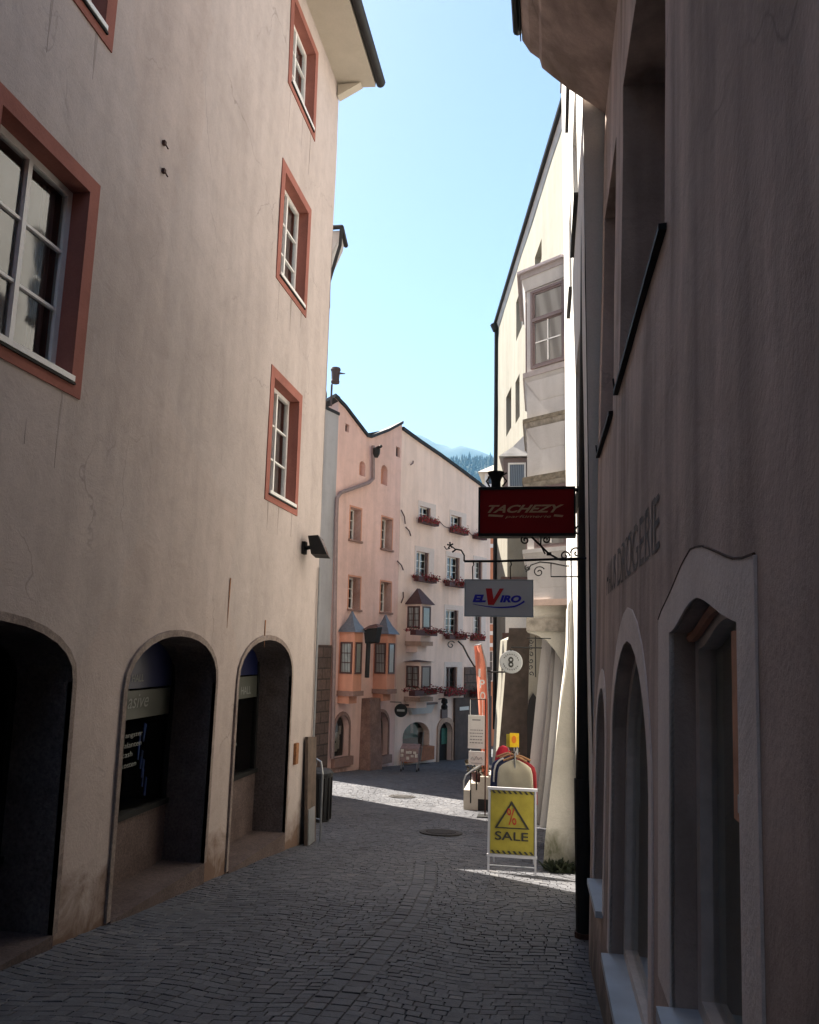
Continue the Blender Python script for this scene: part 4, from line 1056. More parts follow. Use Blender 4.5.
# ============================================================ PINK, APRICOT AND FAR HOUSES
CX = Vector((-5.02, 26.5, 0))
FA = Fac((CX.x, CX.y), (.34, 1), wob=.01, seed=41)      # u negative towards the camera
FB = Fac((CX.x, CX.y), (.51, 1), wob=.01, seed=51)
def px_poly(F, P): return [F.px(a, b) for a, b in P]
def bay(F, H, xa, xs, xb, yt, yb, d, mat, winmat, roofkind, zr=None, base=(12, 'salmon'), lab=None, wy=None, back='lace'):
    """oriel on facade F: near side spans pixels xa..xs, its front xs..xb"""
    ua = F.px(xa, (yt+yb)/2)[0]; ub = F.px(xb, (yt+yb)/2, d)[0]; ym = (xs+xb)/2
    us = F.px(xs, (yt+yb)/2, d)[0]; ua = us
    v1 = F.px(xs, yt, d)[1]; v0 = F.px(xs, yb, d)[1]
    m = MB(); m.fbox(F, ua, ub, v0, v1, -.02, d); o = obj('oriel', m, mat, H, label=lab)
    S = F.side(ua); wt, wb = F.px(xs, wy[0], d)[1], F.px(xs, wy[1], d)[1]
    kw = dict(depth=-.03, bd=.026, bar=.022)
    win(S, o, .06, d-.04, wb, wt, fr=.05, cols=2 if d > .6 else 1, rows=3, mat=winmat, back='lace', **kw)
    win(F, o, ua+.06, ub-.05, wb, wt, depth=-d-.03, bd=.026, fr=.05, cols=1, rows=1, mat=winmat, back=back)
    e = .1
    r = MB(); c = (ua+ub)/2
    P = [F.pt(ua-e, v1, -.02), F.pt(ub+e, v1, -.02), F.pt(ub+e, v1, d+e), F.pt(ua-e, v1, d+e)]
    if roofkind == 'flare':
        k = len(r.v); lv = [(1, 0), (.80, .18), (.5, .42), (.24, .72), (.05, 1)]
        top = F.pt(c, v1+zr, 0)
        for s_, h in lv:
            for p in P:
                b = F.pt(c, v1, 0); ax = F.pt(c, v1, d*.5*(1-s_)); q = ax+(p-b)*s_; r.v.append(q+Vector((0, 0, zr*h)))
        for i in range(len(lv)-1):
            for j in range(4): r.f.append((4*i+j, 4*i+(j+1) % 4, 4*i+4+(j+1) % 4, 4*i+4+j))
        r.f += [(3,2,1,0), (16,17,18,19)]
    else:
        r.v = P+[F.pt(c-.08, v1+zr, d*.45), F.pt(c+.08, v1+zr, d*.45)]; r.f = [(3,2,1,0),(0,4,5,1),(1,5,2),(2,5,4,3),(3,4,0)]
    if zr: obj('oriel_roof', r, {'flare': 'coppercone', 'hip': 'maroonroof'}[roofkind], o)
    b = MB(); b.fbox(F, ua-.05, ub+.05, v0-.12, v0+.02, -.02, d+.06); obj('oriel_moulding', b, 'mould_'+base[1], o)
    b = MB(); b.fbox(F, ua+.02, ub-.02, v0-.34, v0-.12, -.02, d*.75); obj('oriel_corbel', b, base[1], o)
    return o, (ua, ub, v0, v1)
M['mould_salmon'] = simple('grey_pink_moulding', (.26, .15, .12), .8, 0, .15, 9, .2)
M['mould_apricot'] = simple('grey_apricot_moulding', (.42, .28, .21), .8, 0, .15, 9, .2)
def pink_house():
    F = FA
    H = root('pink_house', 'pink stepped-roof house with two cone-roofed orange oriels and arched doorways', 'house', (-5.6, 25, -3.7))
    uN = F.px(331, 600)[0]; hs = []; W = []
    def add(x0, y0, x1, y1, dp=.22): r = F.rect(x0, y0, x1, y1); hs.append((rectp(*r), dp)); return r
    big = [add(*q, .3) for q in ((350, 508, 361, 540), (381.5, 518, 392, 549), (348.5, 577, 360, 609), (380.5, 582, 391, 612))]
    sm = [add(345.5, 424, 349.5, 432, .15), add(396, 447, 400, 457, .15)]
    archd = []
    for (x0, x1, yt, ys, yb, dp) in ((359.5, 365.5, 461, 466, 476, .2), (381, 387.5, 465, 471, 485, .2), (334, 349, 715, 731, 757, .22), (371, 388, 712, 728, 756, .22)):
        a, b, v0, v1 = F.rect(x0, yt, x1, yb); vs = F.px((x0+x1)/2, ys)[1]; P = archp(a, b, v0, vs, v1, 10); hs.append((P, dp)); archd.append((a, b, v0, v1, P, dp))
    tops = [F.px(331, 397), F.px(334, 397), F.px(345, 408), F.px(367, 437), F.px(371, 438), F.px(388, 431.5), F.px(402.5, 424)]
    tops[0] = (uN, tops[0][1]); tops[-1] = (0, tops[-1][1])
    wall(F, [(uN,-4.6),(0,-4.6)]+tops[::-1], hs, 'pink', H, .45)
    body(F, uN, 0, -4.6, tops, 8, 'pink', H, roofmat='pipe', over=.06, skew=.55)
    for r in big:
        w_ = win(F, H, *r, depth=.27, fr=.05, cols=2, rows=3, back='lace_d')
        s = MB(); s.add([F.pt(r[1], r[2], .003), F.pt(r[1], r[3], .003), F.pt(r[1], r[3], -.27), F.pt(r[1], r[2], -.27)], [(0,1,2,3)])
        s.ring(F, rectp(r[0]-.05, r[1]+.05, r[2]-.05, r[3]+.05), rectp(*r), 0, .01); obj('painted_surround', s, 'salmon', w_, fix=False)
        s = MB(); s.fbox(F, r[0]-.06, r[1]+.06, r[2]-.07, r[2]-.01, -.1, .07); obj('sill', s, 'mould_salmon', w_)
    for r in sm: win(F, H, *r, depth=.1, fr=.03, cols=1, rows=1, mat='brownpaint', back='dark', bd=.05)
    for i, (a, b, v0, v1, P, dp) in enumerate(archd):
        bk = MB(); bk.v = [F.pt(x, y, -dp) for x, y in P]; bk.f = [tuple(range(len(P)))]
        if i < 2: obj('shutter', bk, 'salmon', H, fix=False)
        else:
            d_ = obj('shop_door', bk, 'dark', H, fix=False)
            g = MB(); g.v = [F.pt(x, y, -dp+.03) for x, y in P]; g.f = [tuple(range(len(P)))]; obj('pane', g, 'glassd', d_, fix=False)
            t = MB(); t.ring(F, [(p[0]*1+(p[0]-(a+b)/2)*.12, p[1]+(.1 if p[1] > v0+.1 else 0)) for p in P], P, -.02, .03); obj('door_trim', t, 'mould_salmon', H)
            it = MB()
            for k in range(9):
                x = a+(b-a)*(.15+.7*random.random()); y = v0+.2+(v1-v0-.6)*random.random(); it.fbox(F, x-.06, x+.06, y-.1, y+.14, -dp+.005, -dp+.02)
            obj('display_item', it, 'skin_pale', d_)
            stp = MB(); stp.fbox(F, a-.1, b+.1, v0-.25, v0-.0, -.05, .12); obj('door_step', stp, 'mould_salmon', H)
    # pilaster between the doorways
    a, b, v0, v1 = F.rect(360.5, 698, 371, 770); v0 = -4.4
    m = MB(); m.hexa([F.pt(a-.06,v0,0),F.pt(b+.06,v0,0),F.pt(b+.06,v0,.45),F.pt(a-.06,v0,.45),F.pt(a,v1,0),F.pt(b,v1,0),F.pt(b,v1,.3),F.pt(a,v1,.3)]); obj('pilaster', m, 'pinkstone', H)
    bay(F, H, 340, 353.5, 362, 632, 692, .52, 'salmon', 'brownpaint', 'flare', .62, wy=(642, 674))
    bay(F, H, 375, 387, 395, 634, 690, .50, 'salmon', 'brownpaint', 'flare', .62, wy=(643, 674))
    # valley gutter pipe
    Q = lambda x, y, d=.1: F.pt(*F.px(x, y), d)
    m = MB(); m.tube([Q(370.5, 446), Q(370.5, 479), Q(366, 483), Q(338, 493), Q(334.5, 498), Q(333.5, 520), Q(331.5, 640), Q(329.5, 758)], .06, 8); pp = obj('drainpipe', m, 'zincpink', H)
    m = MB(); c = Q(371, 452, .2); m.lathe(c-Vector((0,0,.2)), [(.06,0),(.12,.12),(.13,.28),(.10,.3)], 10); m.tube([c+Vector((0,0,.1)), c+Vector((.2,-.2,.12))], .05, 6); obj('hopper', m, 'pipe', pp)
    m = MB()
    u, v = F.px(371, 432); P0 = F.pt(u, v, -1.2); 
    m.add([F.pt(*F.px(366, 437), -.1), F.pt(*F.px(370, 440), -.1), F.pt(*F.px(392, 429), -3.0)+Vector((0,0,.25)), F.pt(*F.px(372, 432), -3)+Vector((0,0,.25))], [(0,1,2,3)]); obj('valley_roof', m, 'blueroof', H)
M['zincpink'] = simple('pink_grey_pipe', (.25, .18, .17), .6, .1, .15, 9, .1)
pink_house()
def grey_house():
    F = FA; u1 = F.px(331, 600)[0]-.012
    H = root('grey_house', 'narrow grey house end squeezed between the beige house and the pink house', 'house', F.pt(u1, -3.6))
    vm = F.px(328, 645)[1]; u0 = u1-.75; top = F.pt(u0, 0).y/800*(648-392)*.985
    m = MB(); m.fbox(F, u0, u1, vm, top, -.9, .03); obj('wall', m, 'grey_h', H)
    m = MB(); m.fbox(F, u0, u1, -4.5, vm, -.9, .10); obj('stone_base', m, 'brown', H)
    m = MB(); m.fbox(F, u0-.1, u1+.02, top+.002, top+.09, -.9, .06); obj('coping', m, 'pipe', H)
    c = atY(335.5, 376, 21.5)
    m = MB(); m.lathe(c-Vector((0,0,.22)), [(.12,0),(.13,.05),(.115,.1),(.13,.36),(.15,.4),(.13,.46)], 12); m.tube([c+Vector((.1,0,.08)), c+Vector((.3,-.05,.04))], [.035,.015], 6); m.tube([c-Vector((.1,0,.25)), c-Vector((.1,0,.9))], .03, 6); obj('flue', m, 'flue', H)
M['flue'] = simple('brown_flue', (.06, .04, .04), .8, 0, .2, 9, .1)
grey_house()

BOXES = []
def apricot_house():
    F = FB
    H = root('apricot_house', 'pale apricot house with white-framed windows, flower boxes and a sloping roof edge', 'house', (-4.2, 28.5, -3.8))
    uF = F.px(490, 600)[0]; hs = []
    def add(x0, y0, x1, y1, dp=.2): r = F.rect(x0, y0, x1, y1); hs.append((rectp(*r), dp)); return r
    ws = [add(*q) for q in ((419.5, 507, 430.5, 520), (451, 516, 461.5, 530), (416, 552, 428.5, 577), (447, 557, 459.5, 580), (445.5, 610, 458, 634), (445.5, 667, 457, 690), (474.5, 561, 482, 579), (474, 612, 481, 636), (483.5, 524, 488, 536))]
    a, b, v0, v1 = F.rect(402.5, 722, 429.5, 757); shopP = archp(a, b, v0, F.px(416, 736)[1], v1, 12); hs.append((shopP, .28)); shop = (a, b, v0, v1)
    a, b, v0, v1 = F.rect(438.5, 722, 451.5, 768); v0 = -4.2; doorP = archp(a, b, v0, F.px(445, 733)[1], v1, 12); hs.append((doorP, .2))
    tops = [F.px(402.5, 430), F.px(420, 443), F.px(440, 456.5), F.px(460, 471), F.px(480, 486), F.px(490, 494)]
    tops[0] = (0, tops[0][1]); tops[-1] = (uF, tops[-1][1])
    wall(F, [(0,-4.8),(uF,-4.8)]+tops[::-1], hs, 'apricot', H, .45)
    body(F, 0, uF, -4.8, tops, 7, 'apricot', H, roofmat='pipe', over=.08)
    for i, r in enumerate(ws):
        w_ = win(F, H, *r, depth=.12, fr=.05, cols=2, rows=(2 if i < 2 or i == 8 else 3), mat='brownpaint' if i in (5,) else 'whitepaint', back='dark' if i in (0, 1) else 'lace_d')
        e = .16
        s = MB(); s.ring(F, rectp(r[0]-.1, r[1]+.32, r[2]-.04, r[3]+.18), rectp(*r), 0, .012); obj('painted_surround', s, 'surr', w_)
        s = MB(); s.fbox(F, r[1]-.09, r[1]-.0, r[2], r[3], -.1, -.04); obj('shutter_edge', s, 'brownpaint', w_)
    # shop window
    m = MB(); m.v = [F.pt(x, y, -.28) for x, y in shopP]; m.f = [tuple(range(len(shopP)))]; sw = obj('shop_window', m, 'dark', H, fix=False)
    m = MB(); m.v = [F.pt(x, y, -.24) for x, y in shopP]; m.f = [tuple(range(len(shopP)))]; obj('pane', m, 'glassd', sw, fix=False)
    m = MB(); x, y = F.px(409, 735, -.27); m.fbox(F, x-.3, x+.5, y-.1, y+.65, -.275, -.268); obj('teal_poster', m, 'teal', sw)
    m = MB(); x, y = F.px(412, 730, -.27); m.fbox(F, x-.1, x+.06, y-.1, y+.3, -.266, -.262); m.fbox(F, x+.3, x+.8, y-.1, y+.05, -.266, -.262); m.fbox(F, x+.1, x+.5, y-.75, y-.6, -.266, -.262); obj('display_item', m, 'skin_pale', sw)
    m = MB(); m.fbox(F, shop[0], shop[1], shop[2]-.12, shop[2]+.32, -.1, .22); obj('planter_ledge', m, 'terracotta', sw)
    m = MB(); m.v = [F.pt(x, y, -.2) for x, y in doorP]; m.f = [tuple(range(len(doorP)))]; dr = obj('door', m, 'dark', H, fix=False)
    m = MB(); x, y = F.px(441.5, 737, -.19); m.fbox(F, x, x+.35, y-.25, y+.3, -.195, -.185); obj('door_notice', m, 'teal', dr)
    t = MB(); k = [(p[0]+(p[0]-(a+b)/2)*.28, p[1]+(.17 if p[1] > v0+.1 else 0)) for p in doorP]; t.ring(F, k[1:]+k[:1], doorP[1:]+doorP[:1], -.02, .04, closed=False); obj('door_trim', t, 'mould_apricot', H)
    # shallow white hood over the shop window
    a, b, v0, v1 = F.rect(406, 705, 432, 714); m = MB(); m.hexa([F.pt(a+.2,v0,0),F.pt(b-.2,v0,0),F.pt(b-.2,v0+.02,.12),F.pt(a+.2,v0+.02,.12),F.pt(a,v1,0),F.pt(b,v1,0),F.pt(b,v1,.14),F.pt(a,v1,.14)]); hd = obj('hood', m, 'white_grey', H)
    m = MB(); m.fbox(F, a-.1, b+.1, v1+.002, v1+.07, 0, .17); obj('hood_top', m, 'brownpaint', hd)
    # dark stone quoin zone at the far end
    a, b, v0, v1 = F.rect(464, 667, 489, 700); m = MB(); m.fbox(F, a, uF+.01, F.px(470, 703)[1], v1, -.1, .05); obj('stone_quoin', m, 'brown', H)
    a, b, v0, v1 = F.rect(453, 696, 489, 770); m = MB(); m.fbox(F, a, uF+.01, -4.6, F.px(470, 697)[1], -.1, .09); obj('timber_front', m, 'darktimber', H)
    a, b, v0, v1 = F.rect(457.5, 706.5, 466.5, 710); m = MB(); m.fbox(F, a, b, v0, v1, .09, .11); obj('name_plate', m, 'paper', H)
    a, b, v0, v1 = F.rect(440.5, 709, 446.5, 718); m = MB(); m.fbox(F, a, b, v0, v1, 0, .05); obj('menu_case', m, 'brownpaint', H)
    m = MB(); x, y = F.px(438.5, 705); m.lathe(F.pt(x, y-.15, .25), [(.04,0),(.11,.03),(.12,.12),(.07,.2),(.12,.24),(.1,.36),(.02,.4)], 10); m.tube([F.pt(x, y+.2, 0), F.pt(x, y+.25, .25)], .02, 6); obj('door_lamp', m, 'black', H)
    # oriels
    bay(F, H, 410, 421, 431, 604, 642, .62, 'apricot', 'brownpaint', 'hip', .55, base=(0, 'apricot'), wy=(606, 628))
    bay(F, H, 408, 420, 431, 662, 698, .62, 'apricot', 'brownpaint', 'hip', .06, base=(0, 'apricot'), wy=(666, 688))
    # iron tie anchors
    m = MB()
    for (x0, y0, x1, y1) in ((400, 510, 404, 524), (404.5, 527, 409.5, 536), (396, 561, 402, 570), (402, 592, 400, 603), (409.5, 465, 412, 461)):
        m.tube([F.pt(*F.px(x0, y0), .05), F.pt(*F.px((x0+x1)/2+.8, (y0+y1)/2), .07), F.pt(*F.px(x1, y1), .05)], .022, 5)
    obj('tie_anchor', m, 'brownpaint', H)
M['surr'] = simple('pale_window_band', (.66, .56, .52), .85, 0, .05, 9, .05)
M['darktimber'] = simple('dark_timber', (.075, .05, .042), .85, 0, .3, 4, .2)
apricot_house()

# flower boxes: one prototype, copied
def flower_box():
    T = root('flower_box', '', 'flower box', (0, 0, 0), 'flower boxes under the windows of the apricot house')
    F0 = Fac((0, 0), FB.D)
    m = MB(); m.fbox(F0, -.5, .5, -.13, .03, .05, .24); obj('planter', m, 'planter', T)
    m = MB(); l = MB()
    for k in range(420):
        u = random.uniform(-.54, .54); v = .02+abs(random.gauss(0, .07))-.05*random.random(); d = random.uniform(.03, .30)
        if random.random() < .25: v -= .08; d = .27
        p = F0.pt(u, v, d); s = random.uniform(.018, .034); a = Vector((random.gauss(0,1), random.gauss(0,1), random.gauss(0,1))).normalized(); b = a.orthogonal().normalized()
        (m if random.random() < .78 else l).add([p-a*s, p+b*s, p+a*s, p-b*s], [(0,1,2,3)])
    obj('geraniums', m, 'geranium', T, fix=False); obj('leaves', l, 'leaf', T, fix=False)
    return T
proto = flower_box(); first = True
FBX = [((419, 523, 438, 519), 'red flower box under the top left window, highest of the apricot house', 0),
       ((451, 532, 467.5, 529), 'red flower box under the top right window of the apricot house', 0),
       ((477, 537, 483, 535), 'small red flower box beside the lower left corner of the dark red sign', 0),
       ((413.5, 580, 437, 577), 'red flower box under the left second-row window, just above the maroon hip roof', 0),
       ((444.5, 585, 466, 582), 'red flower box under the right second-row window, left of the grey hanging sign', 0),
       ((406, 634, 440, 629), 'wide red flower box under the upper oriel window of the apricot house', .66),
       ((445, 638, 466.5, 634), 'red flower box right of the upper oriel, over the iron scroll', 0),
       ((474.5, 639, 481, 636), 'small red flower box next to the top of the red banner', 0),
       ((404, 693, 440, 689), 'wide red flower box under the lower oriel window above the arched shop', .66),
       ((442.5, 694, 467, 690), 'red flower box under the low right window above the doorway', 0),
       ((473, 695, 480, 692), 'small red flower box in front of the brown stone corner', 0)]
for (x0, y0, x1, y1), lab, dd in FBX:
    ym = (y0+y1)/2; ua = FB.px(x0, ym, dd+.15)[0]; ub = FB.px(x1, ym, dd+.15)[0]; v = FB.px((x0+x1)/2, ym, dd+.15)[1]
    if first: o = proto; first = False; o['label'] = lab
    else: o = dup(proto, (0, 0, 0), lab)
    if dd and 0: pass
    o.location = FB.pt((ua+ub)/2, v, dd); wdt = max(.35, ub-ua)
    o.scale = (1, 1, 1)
    for ch in o.children:      # stretch along the facade only
        pass
    # stretch along the facade direction
    Dv = FB.D; k = wdt/1.08
    ang = math.atan2(Dv.y, Dv.x)
    RM = Matrix.Rotation(ang, 4, 'Z')
    mir = random.choice((-1, 1)); zs = random.uniform(.8, 1.35)
    for ch in o.children:
        fl = not ch.name.startswith('planter')
        ch.matrix_local = RM @ Matrix.Diagonal((k*(mir if fl else 1), 1, zs if fl else 1, 1)) @ RM.inverted()

def garlands():
    for (x0, y0, x1, y1, lab) in ((438, 521, 451, 527, 'thin cord strung between the two top flower boxes'), (467, 531, 478, 536, 'thin cord running from the top right flower box towards the dark red sign')):
        a, b = FB.px(x0, y0); c, d = FB.px(x1, y1)
        m = MB(); m.tube([FB.pt(a+(c-a)*t, b+(d-b)*t-.12*math.sin(math.pi*t), .06) for t in [i/8 for i in range(9)]], .014, 5)
        thing('cord', m, 'brownpaint', lab, 'cord', loc=FB.pt(a, b))
garlands()

def far_houses():
    H = root('orange_house', 'orange house with white bands far down the street behind the apricot one', 'house', (-2.5, 38, -4))
    S = Fac((0, 37.5), (1, 0)); x0, x1 = -4.6, -.6; top = atY(488, 520, 37.5).z
    hs = []
    for (a, b, c, d) in ((484.5, 548, 491, 575), (485, 655, 492, 690)):
        p = atY(a, c, 37.5); q = atY(b if b < 540 else a+6, d, 37.5)
    wz = [(1.2, 2.7), (-1.4, .0)]
    for v0, v1 in wz: hs.append((rectp(-3.0, -2.2, v0, v1), .2)); 
    wall(S, [(x0,-5),(x1,-5),(x1,top),(x0,top)], hs, 'orange', H, .7)
    for h, _ in hs: win(S, H, h[0][0], h[1][0], h[0][1], h[2][1], .15, rows=3, back='lace_d')
    body(S, x0, x1, -5, [(x0,top),(x1,top)], 6, 'orange', H)
    for py in (546, 633, 645):
        z = atY(488, py, 37.5).z; m = MB(); m.fbox(S, x0, x1, z-.09, z+.09, 0, .09); obj('string_course', m, 'whitepaint', H)
    H = root('corner_house', 'small white house with a hipped roof peeping out above the dark red sign', 'house', (-4.2, 52, -4))
    Y = 50.0; S = Fac((0, Y), (1, 0)); a = atY(484.5, 490, Y).x; zt = atY(488, 473, Y).z; zr = atY(494, 462, Y).z
    x1 = a+5; wx = atY(487.6, 480, Y).x
    wall(S, [(a,-5),(x1,-5),(x1,zt),(a,zt)], [(rectp(wx, wx+.45, atY(487, 484, Y).z, atY(487, 476, Y).z), .15)], 'white', H, 1.2)
    win(S, H, wx, wx+.45, atY(487, 484, Y).z, atY(487, 476, Y).z, .1, cols=1, rows=1, mat='brownpaint', back='dark')
    m = MB(); m.add([(a,Y,-5),(x1,Y,-5),(x1,Y+6,-5),(a,Y+6,-5),(a,Y,zt),(x1,Y,zt),(x1,Y+6,zt),(a,Y+6,zt)], [(1,2,6,5),(2,3,7,6),(3,0,4,7)]); obj('side_wall', m, 'white', H, fix=False)
    m = MB(); m.add([(a-.4,Y-.4,zt),(x1+.4,Y-.4,zt),(x1+.4,Y+6.4,zt),(a-.4,Y+6.4,zt),(a+2,Y+3,zr+1.2),(x1-2,Y+3,zr+1.2)], [(3,2,1,0),(0,1,5,4),(1,2,5),(2,3,4,5),(3,0,4)]); obj('roof', m, 'soffit', H)
far_houses()

def hanging_mask():
    S = Fac((0, 23.6), (1, 0)); p = atY(372, 634, 23.6)
    T = root('wall_lantern', 'big dark carved box lantern on a post between the two cone-roofed oriels', 'lantern', p)
    m = MB(); m.hexa([p+Vector(q) for q in [(-.18,-.1,-.28),(.14,-.14,-.22),(.2,.2,-.25),(-.14,.22,-.3),(-.22,-.16,.1),(.2,-.2,.18),(.26,.24,.22),(-.2,.26,.16)]]); obj('lantern_box', m, 'black', T)
    m = MB(); m.hexa([p+Vector(q) for q in [(-.26,-.2,.12),(.24,-.24,.2),(.3,.28,.24),(-.24,.3,.18),(-.1,-.05,.24),(.12,-.05,.3),(.14,.1,.3),(-.1,.1,.26)]]); obj('cap', m, 'brownpaint', T)
    m = MB(); m.tube([p+Vector((-.1,0,-.25)), p+Vector((-.12,.02,-1.28))], .07, 8); obj('post', m, 'pipe', T)
hanging_mask()

# round black sign and display cart in front of the apricot house
def round_sign(name, px, py, Y, r, label, face, rim, txt=None, arm=None, cat='sign'):
    p = atY(px, py, Y); T = root(name, label, cat, p)
    m = MB(); m.prism([p+Vector((r*math.cos(t), 0, r*math.sin(t))) for t in [i*math.pi/16 for i in range(32)]], [p+Vector((r*math.cos(t), .05, r*math.sin(t))) for t in [i*math.pi/16 for i in range(32)]]); obj('disc', m, face, T)
    m = MB(); m.tube([p+Vector((r*math.cos(t), .025, r*math.sin(t))) for t in [i*math.pi/16 for i in range(33)]], .018 if r > .18 else .012, 6, cap=False); obj('rim', m, rim, T)
    if arm: m = MB(); m.tube([p+Vector((arm[0], .02, arm[1]*.2+r)), p+Vector((0, .02, r+arm[1]*.2)), p+Vector((0, .02, r))], .012, 6); obj('arm', m, 'black', T)
    return T, p
T, p = round_sign('round_sign', 400.8, 710.5, 25.2, .19, 'black round hanging sign beside the arched shop window of the apricot house', 'black', 'black', arm=(-.35, .3))
S = Fac((0, p.y-.004), (1, 0)); m = MB(); m.fbox(S, p.x-.12, p.x+.12, p.z-.03, p.z+.035, 0, .003); obj('print', m, 'shoptext', T)
def cart():
    p = ground_at(410, 768); p = atY(410, 763, 24.8); p.z = gz(24.8)
    T = root('display_cart', 'small wheeled display cart with pale goods in front of the arched shop window', 'cart', p)
    m = MB(); m.hexa([p+Vector(q) for q in [(-.28,-.2,.3),(.28,-.2,.3),(.28,.25,.3),(-.28,.25,.3),(-.28,-.16,.68),(.28,-.16,.68),(.28,.25,.78),(-.28,.25,.78)]]); obj('tray', m, 'cartpink', T)
    for dx in (-.24, .24):
        for dy in (-.16, .2):
            m = MB(); m.tube([p+Vector((dx,dy,.32)), p+Vector((dx,dy,.05))], .018, 6); obj('leg', m, 'steel', T)
            m = MB(); m.tube([p+Vector((dx-.015,dy,.045)), p+Vector((dx+.015,dy,.045))], .045, 10); obj('wheel', m, 'black', T)
    m = MB(); m.tube([p+Vector((.28,.25,.3)), p+Vector((.36,.3,1.15))], .018, 6); obj('handle', m, 'steel', T)
    m = MB()
    for k in range(8):
        x, z = -.2+.4*(k % 4)/3+random.uniform(-.04,.04), .40+.16*(k//4)+random.uniform(-.04,.05); m = MB(); m.box(p.x+x-.04, p.x+x+.04, p.y-.215, p.y-.17, p.z+z, p.z+z+random.uniform(.05,.1)); obj('parcel', m, 'skin_pale', T)
M['cartpink'] = simple('grey_pink_tray', (.22, .14, .13), .7, 0, .3, 9, 0)
cart()

# ============================================================ SIGNS OVER THE STREET
def spiral(S, c, r0, turns, start=0, n=26, cw=1, rend=.15):
    out = []
    for i in range(n+1):
        t = i/n; r = r0*(1-t*(1-rend)); a = start+cw*t*turns*2*math.pi
        out.append(S.pt(c[0]+r*math.cos(a), c[1]+r*math.sin(a), 0))
    return out
def tachezy():
    Y = 7.3; S = Fac((0, Y), (1, 0)); q = lambda x, y: (atY(x, y, Y).x, atY(x, y, Y).z)
    x0, z1 = q(479, 488); x1, _ = q(575, 490); _, z0 = q(527, 535.5)
    T = root('red_shop_sign', 'dark red light-box sign reading TACHEZY hanging over the street', 'shop sign', ((x0+x1)/2, Y, z1))
    m = MB(); m.box(x0, x1, Y-.0, Y+.14, z0, z1); obj('sign_box', m, 'signred', T)
    m = MB(); e = .004
    m.ring(S, rectp(x0-e, x1+e, z0-e*1.6, z1+e*1.2), rectp(x0+.012, x1-.012, z0+.02, z1-.02), -.15, .012); fr_ = obj('sign_frame', m, 'black', T)
    a, b = q(487.5, 513); c, d = q(564, 503)
    text_on(S, 'TACHEZY', a, b+.0, .074, .004, T, 'signgold', width=c-a, shear=.5, bold=.03)
    for xa, xb in ((488, 503.5), (553.5, 563.5)):
        a, b = q(xa, 517); c, _ = q(xb, 517); m = MB(); m.fpoly(S, [(a, b+.006), (c-.01, b-.002), (c, b+.016), (a+.008, b+.024)], .002, .005); obj('stripe', m, 'signgold', T)
    a, b = q(505, 517.5); c, _ = q(551, 517.5); text_on(S, 'parfümerie', a, b-.012, .034, .004, T, 'signgold', width=c-a, shear=.3)
    # crown-like finial on the top and the arm to the wall
    a, b = q(495.5, 487); m = MB(); m.lathe((a, Y+.07, b), [(.045,0),(.042,.06),(.05,.09),(.075,.14),(.08,.155),(.0,.158)], 12)
    m.tube([(a-.06, Y+.07, b+.02), (a-.09, Y+.07, b+.07), (a-.055, Y+.07, b+.12)], .009, 6); m.tube([(a+.06, Y+.07, b+.02), (a+.10, Y+.07, b+.07), (a+.06, Y+.07, b+.12), (a+.1, Y+.07, b+.15)], .009, 6); obj('finial', m, 'black', T)
    a, b = q(470+95, 489); c, d = q(590, 493); m = MB(); m.tube([(x0, Y+.07, z1+.008), (a, Y+.07, z1+.005), (c+.12, Y+.07, d)], .017, 8)
    obj('arm', m, 'black', T)
    # ironwork below
    m = MB(); t = .008
    for c, r, st, cw in (((525, 539), .043, math.pi*.5, 1), ((546, 538.5), .038, math.pi*.5, -1)):
        cc = q(*c); m.tube([p+Vector((0,.07,0)) for p in spiral(S, cc, r, 1.4, st, cw=cw)], t, 6)
    a = q(531.5, 536); b = q(549, 553); m.tube([(a[0], Y+.07, a[1]), (b[0], Y+.07, b[1]), (q(560, 559)[0], Y+.07, q(560, 559)[1]), (q(585, 559)[0], Y+.07, q(585, 559)[1])], .010, 6)
    m.box(b[0]-.022, b[0]+.022, Y+.05, Y+.09, b[1]-.014, b[1]+.014)
    m.tube([(q(541, 536)[0], Y+.07, q(541, 536)[1]), (q(540.5, 544)[0], Y+.07, q(540.5, 544)[1]), (q(545, 553)[0], Y+.07, q(545, 553)[1])], t, 6)
    for c, r, st, cw in (((565, 555), .045, 0, 1), ((577, 552), .055, math.pi, -1), ((580, 530), .06, 0, 1)):
        cc = q(*c); m.tube([p+Vector((0,.07,0)) for p in spiral(S, cc, r, 1.2, st, cw=cw)], t, 6)
    obj('scrollwork', m, 'black', T)
tachezy()
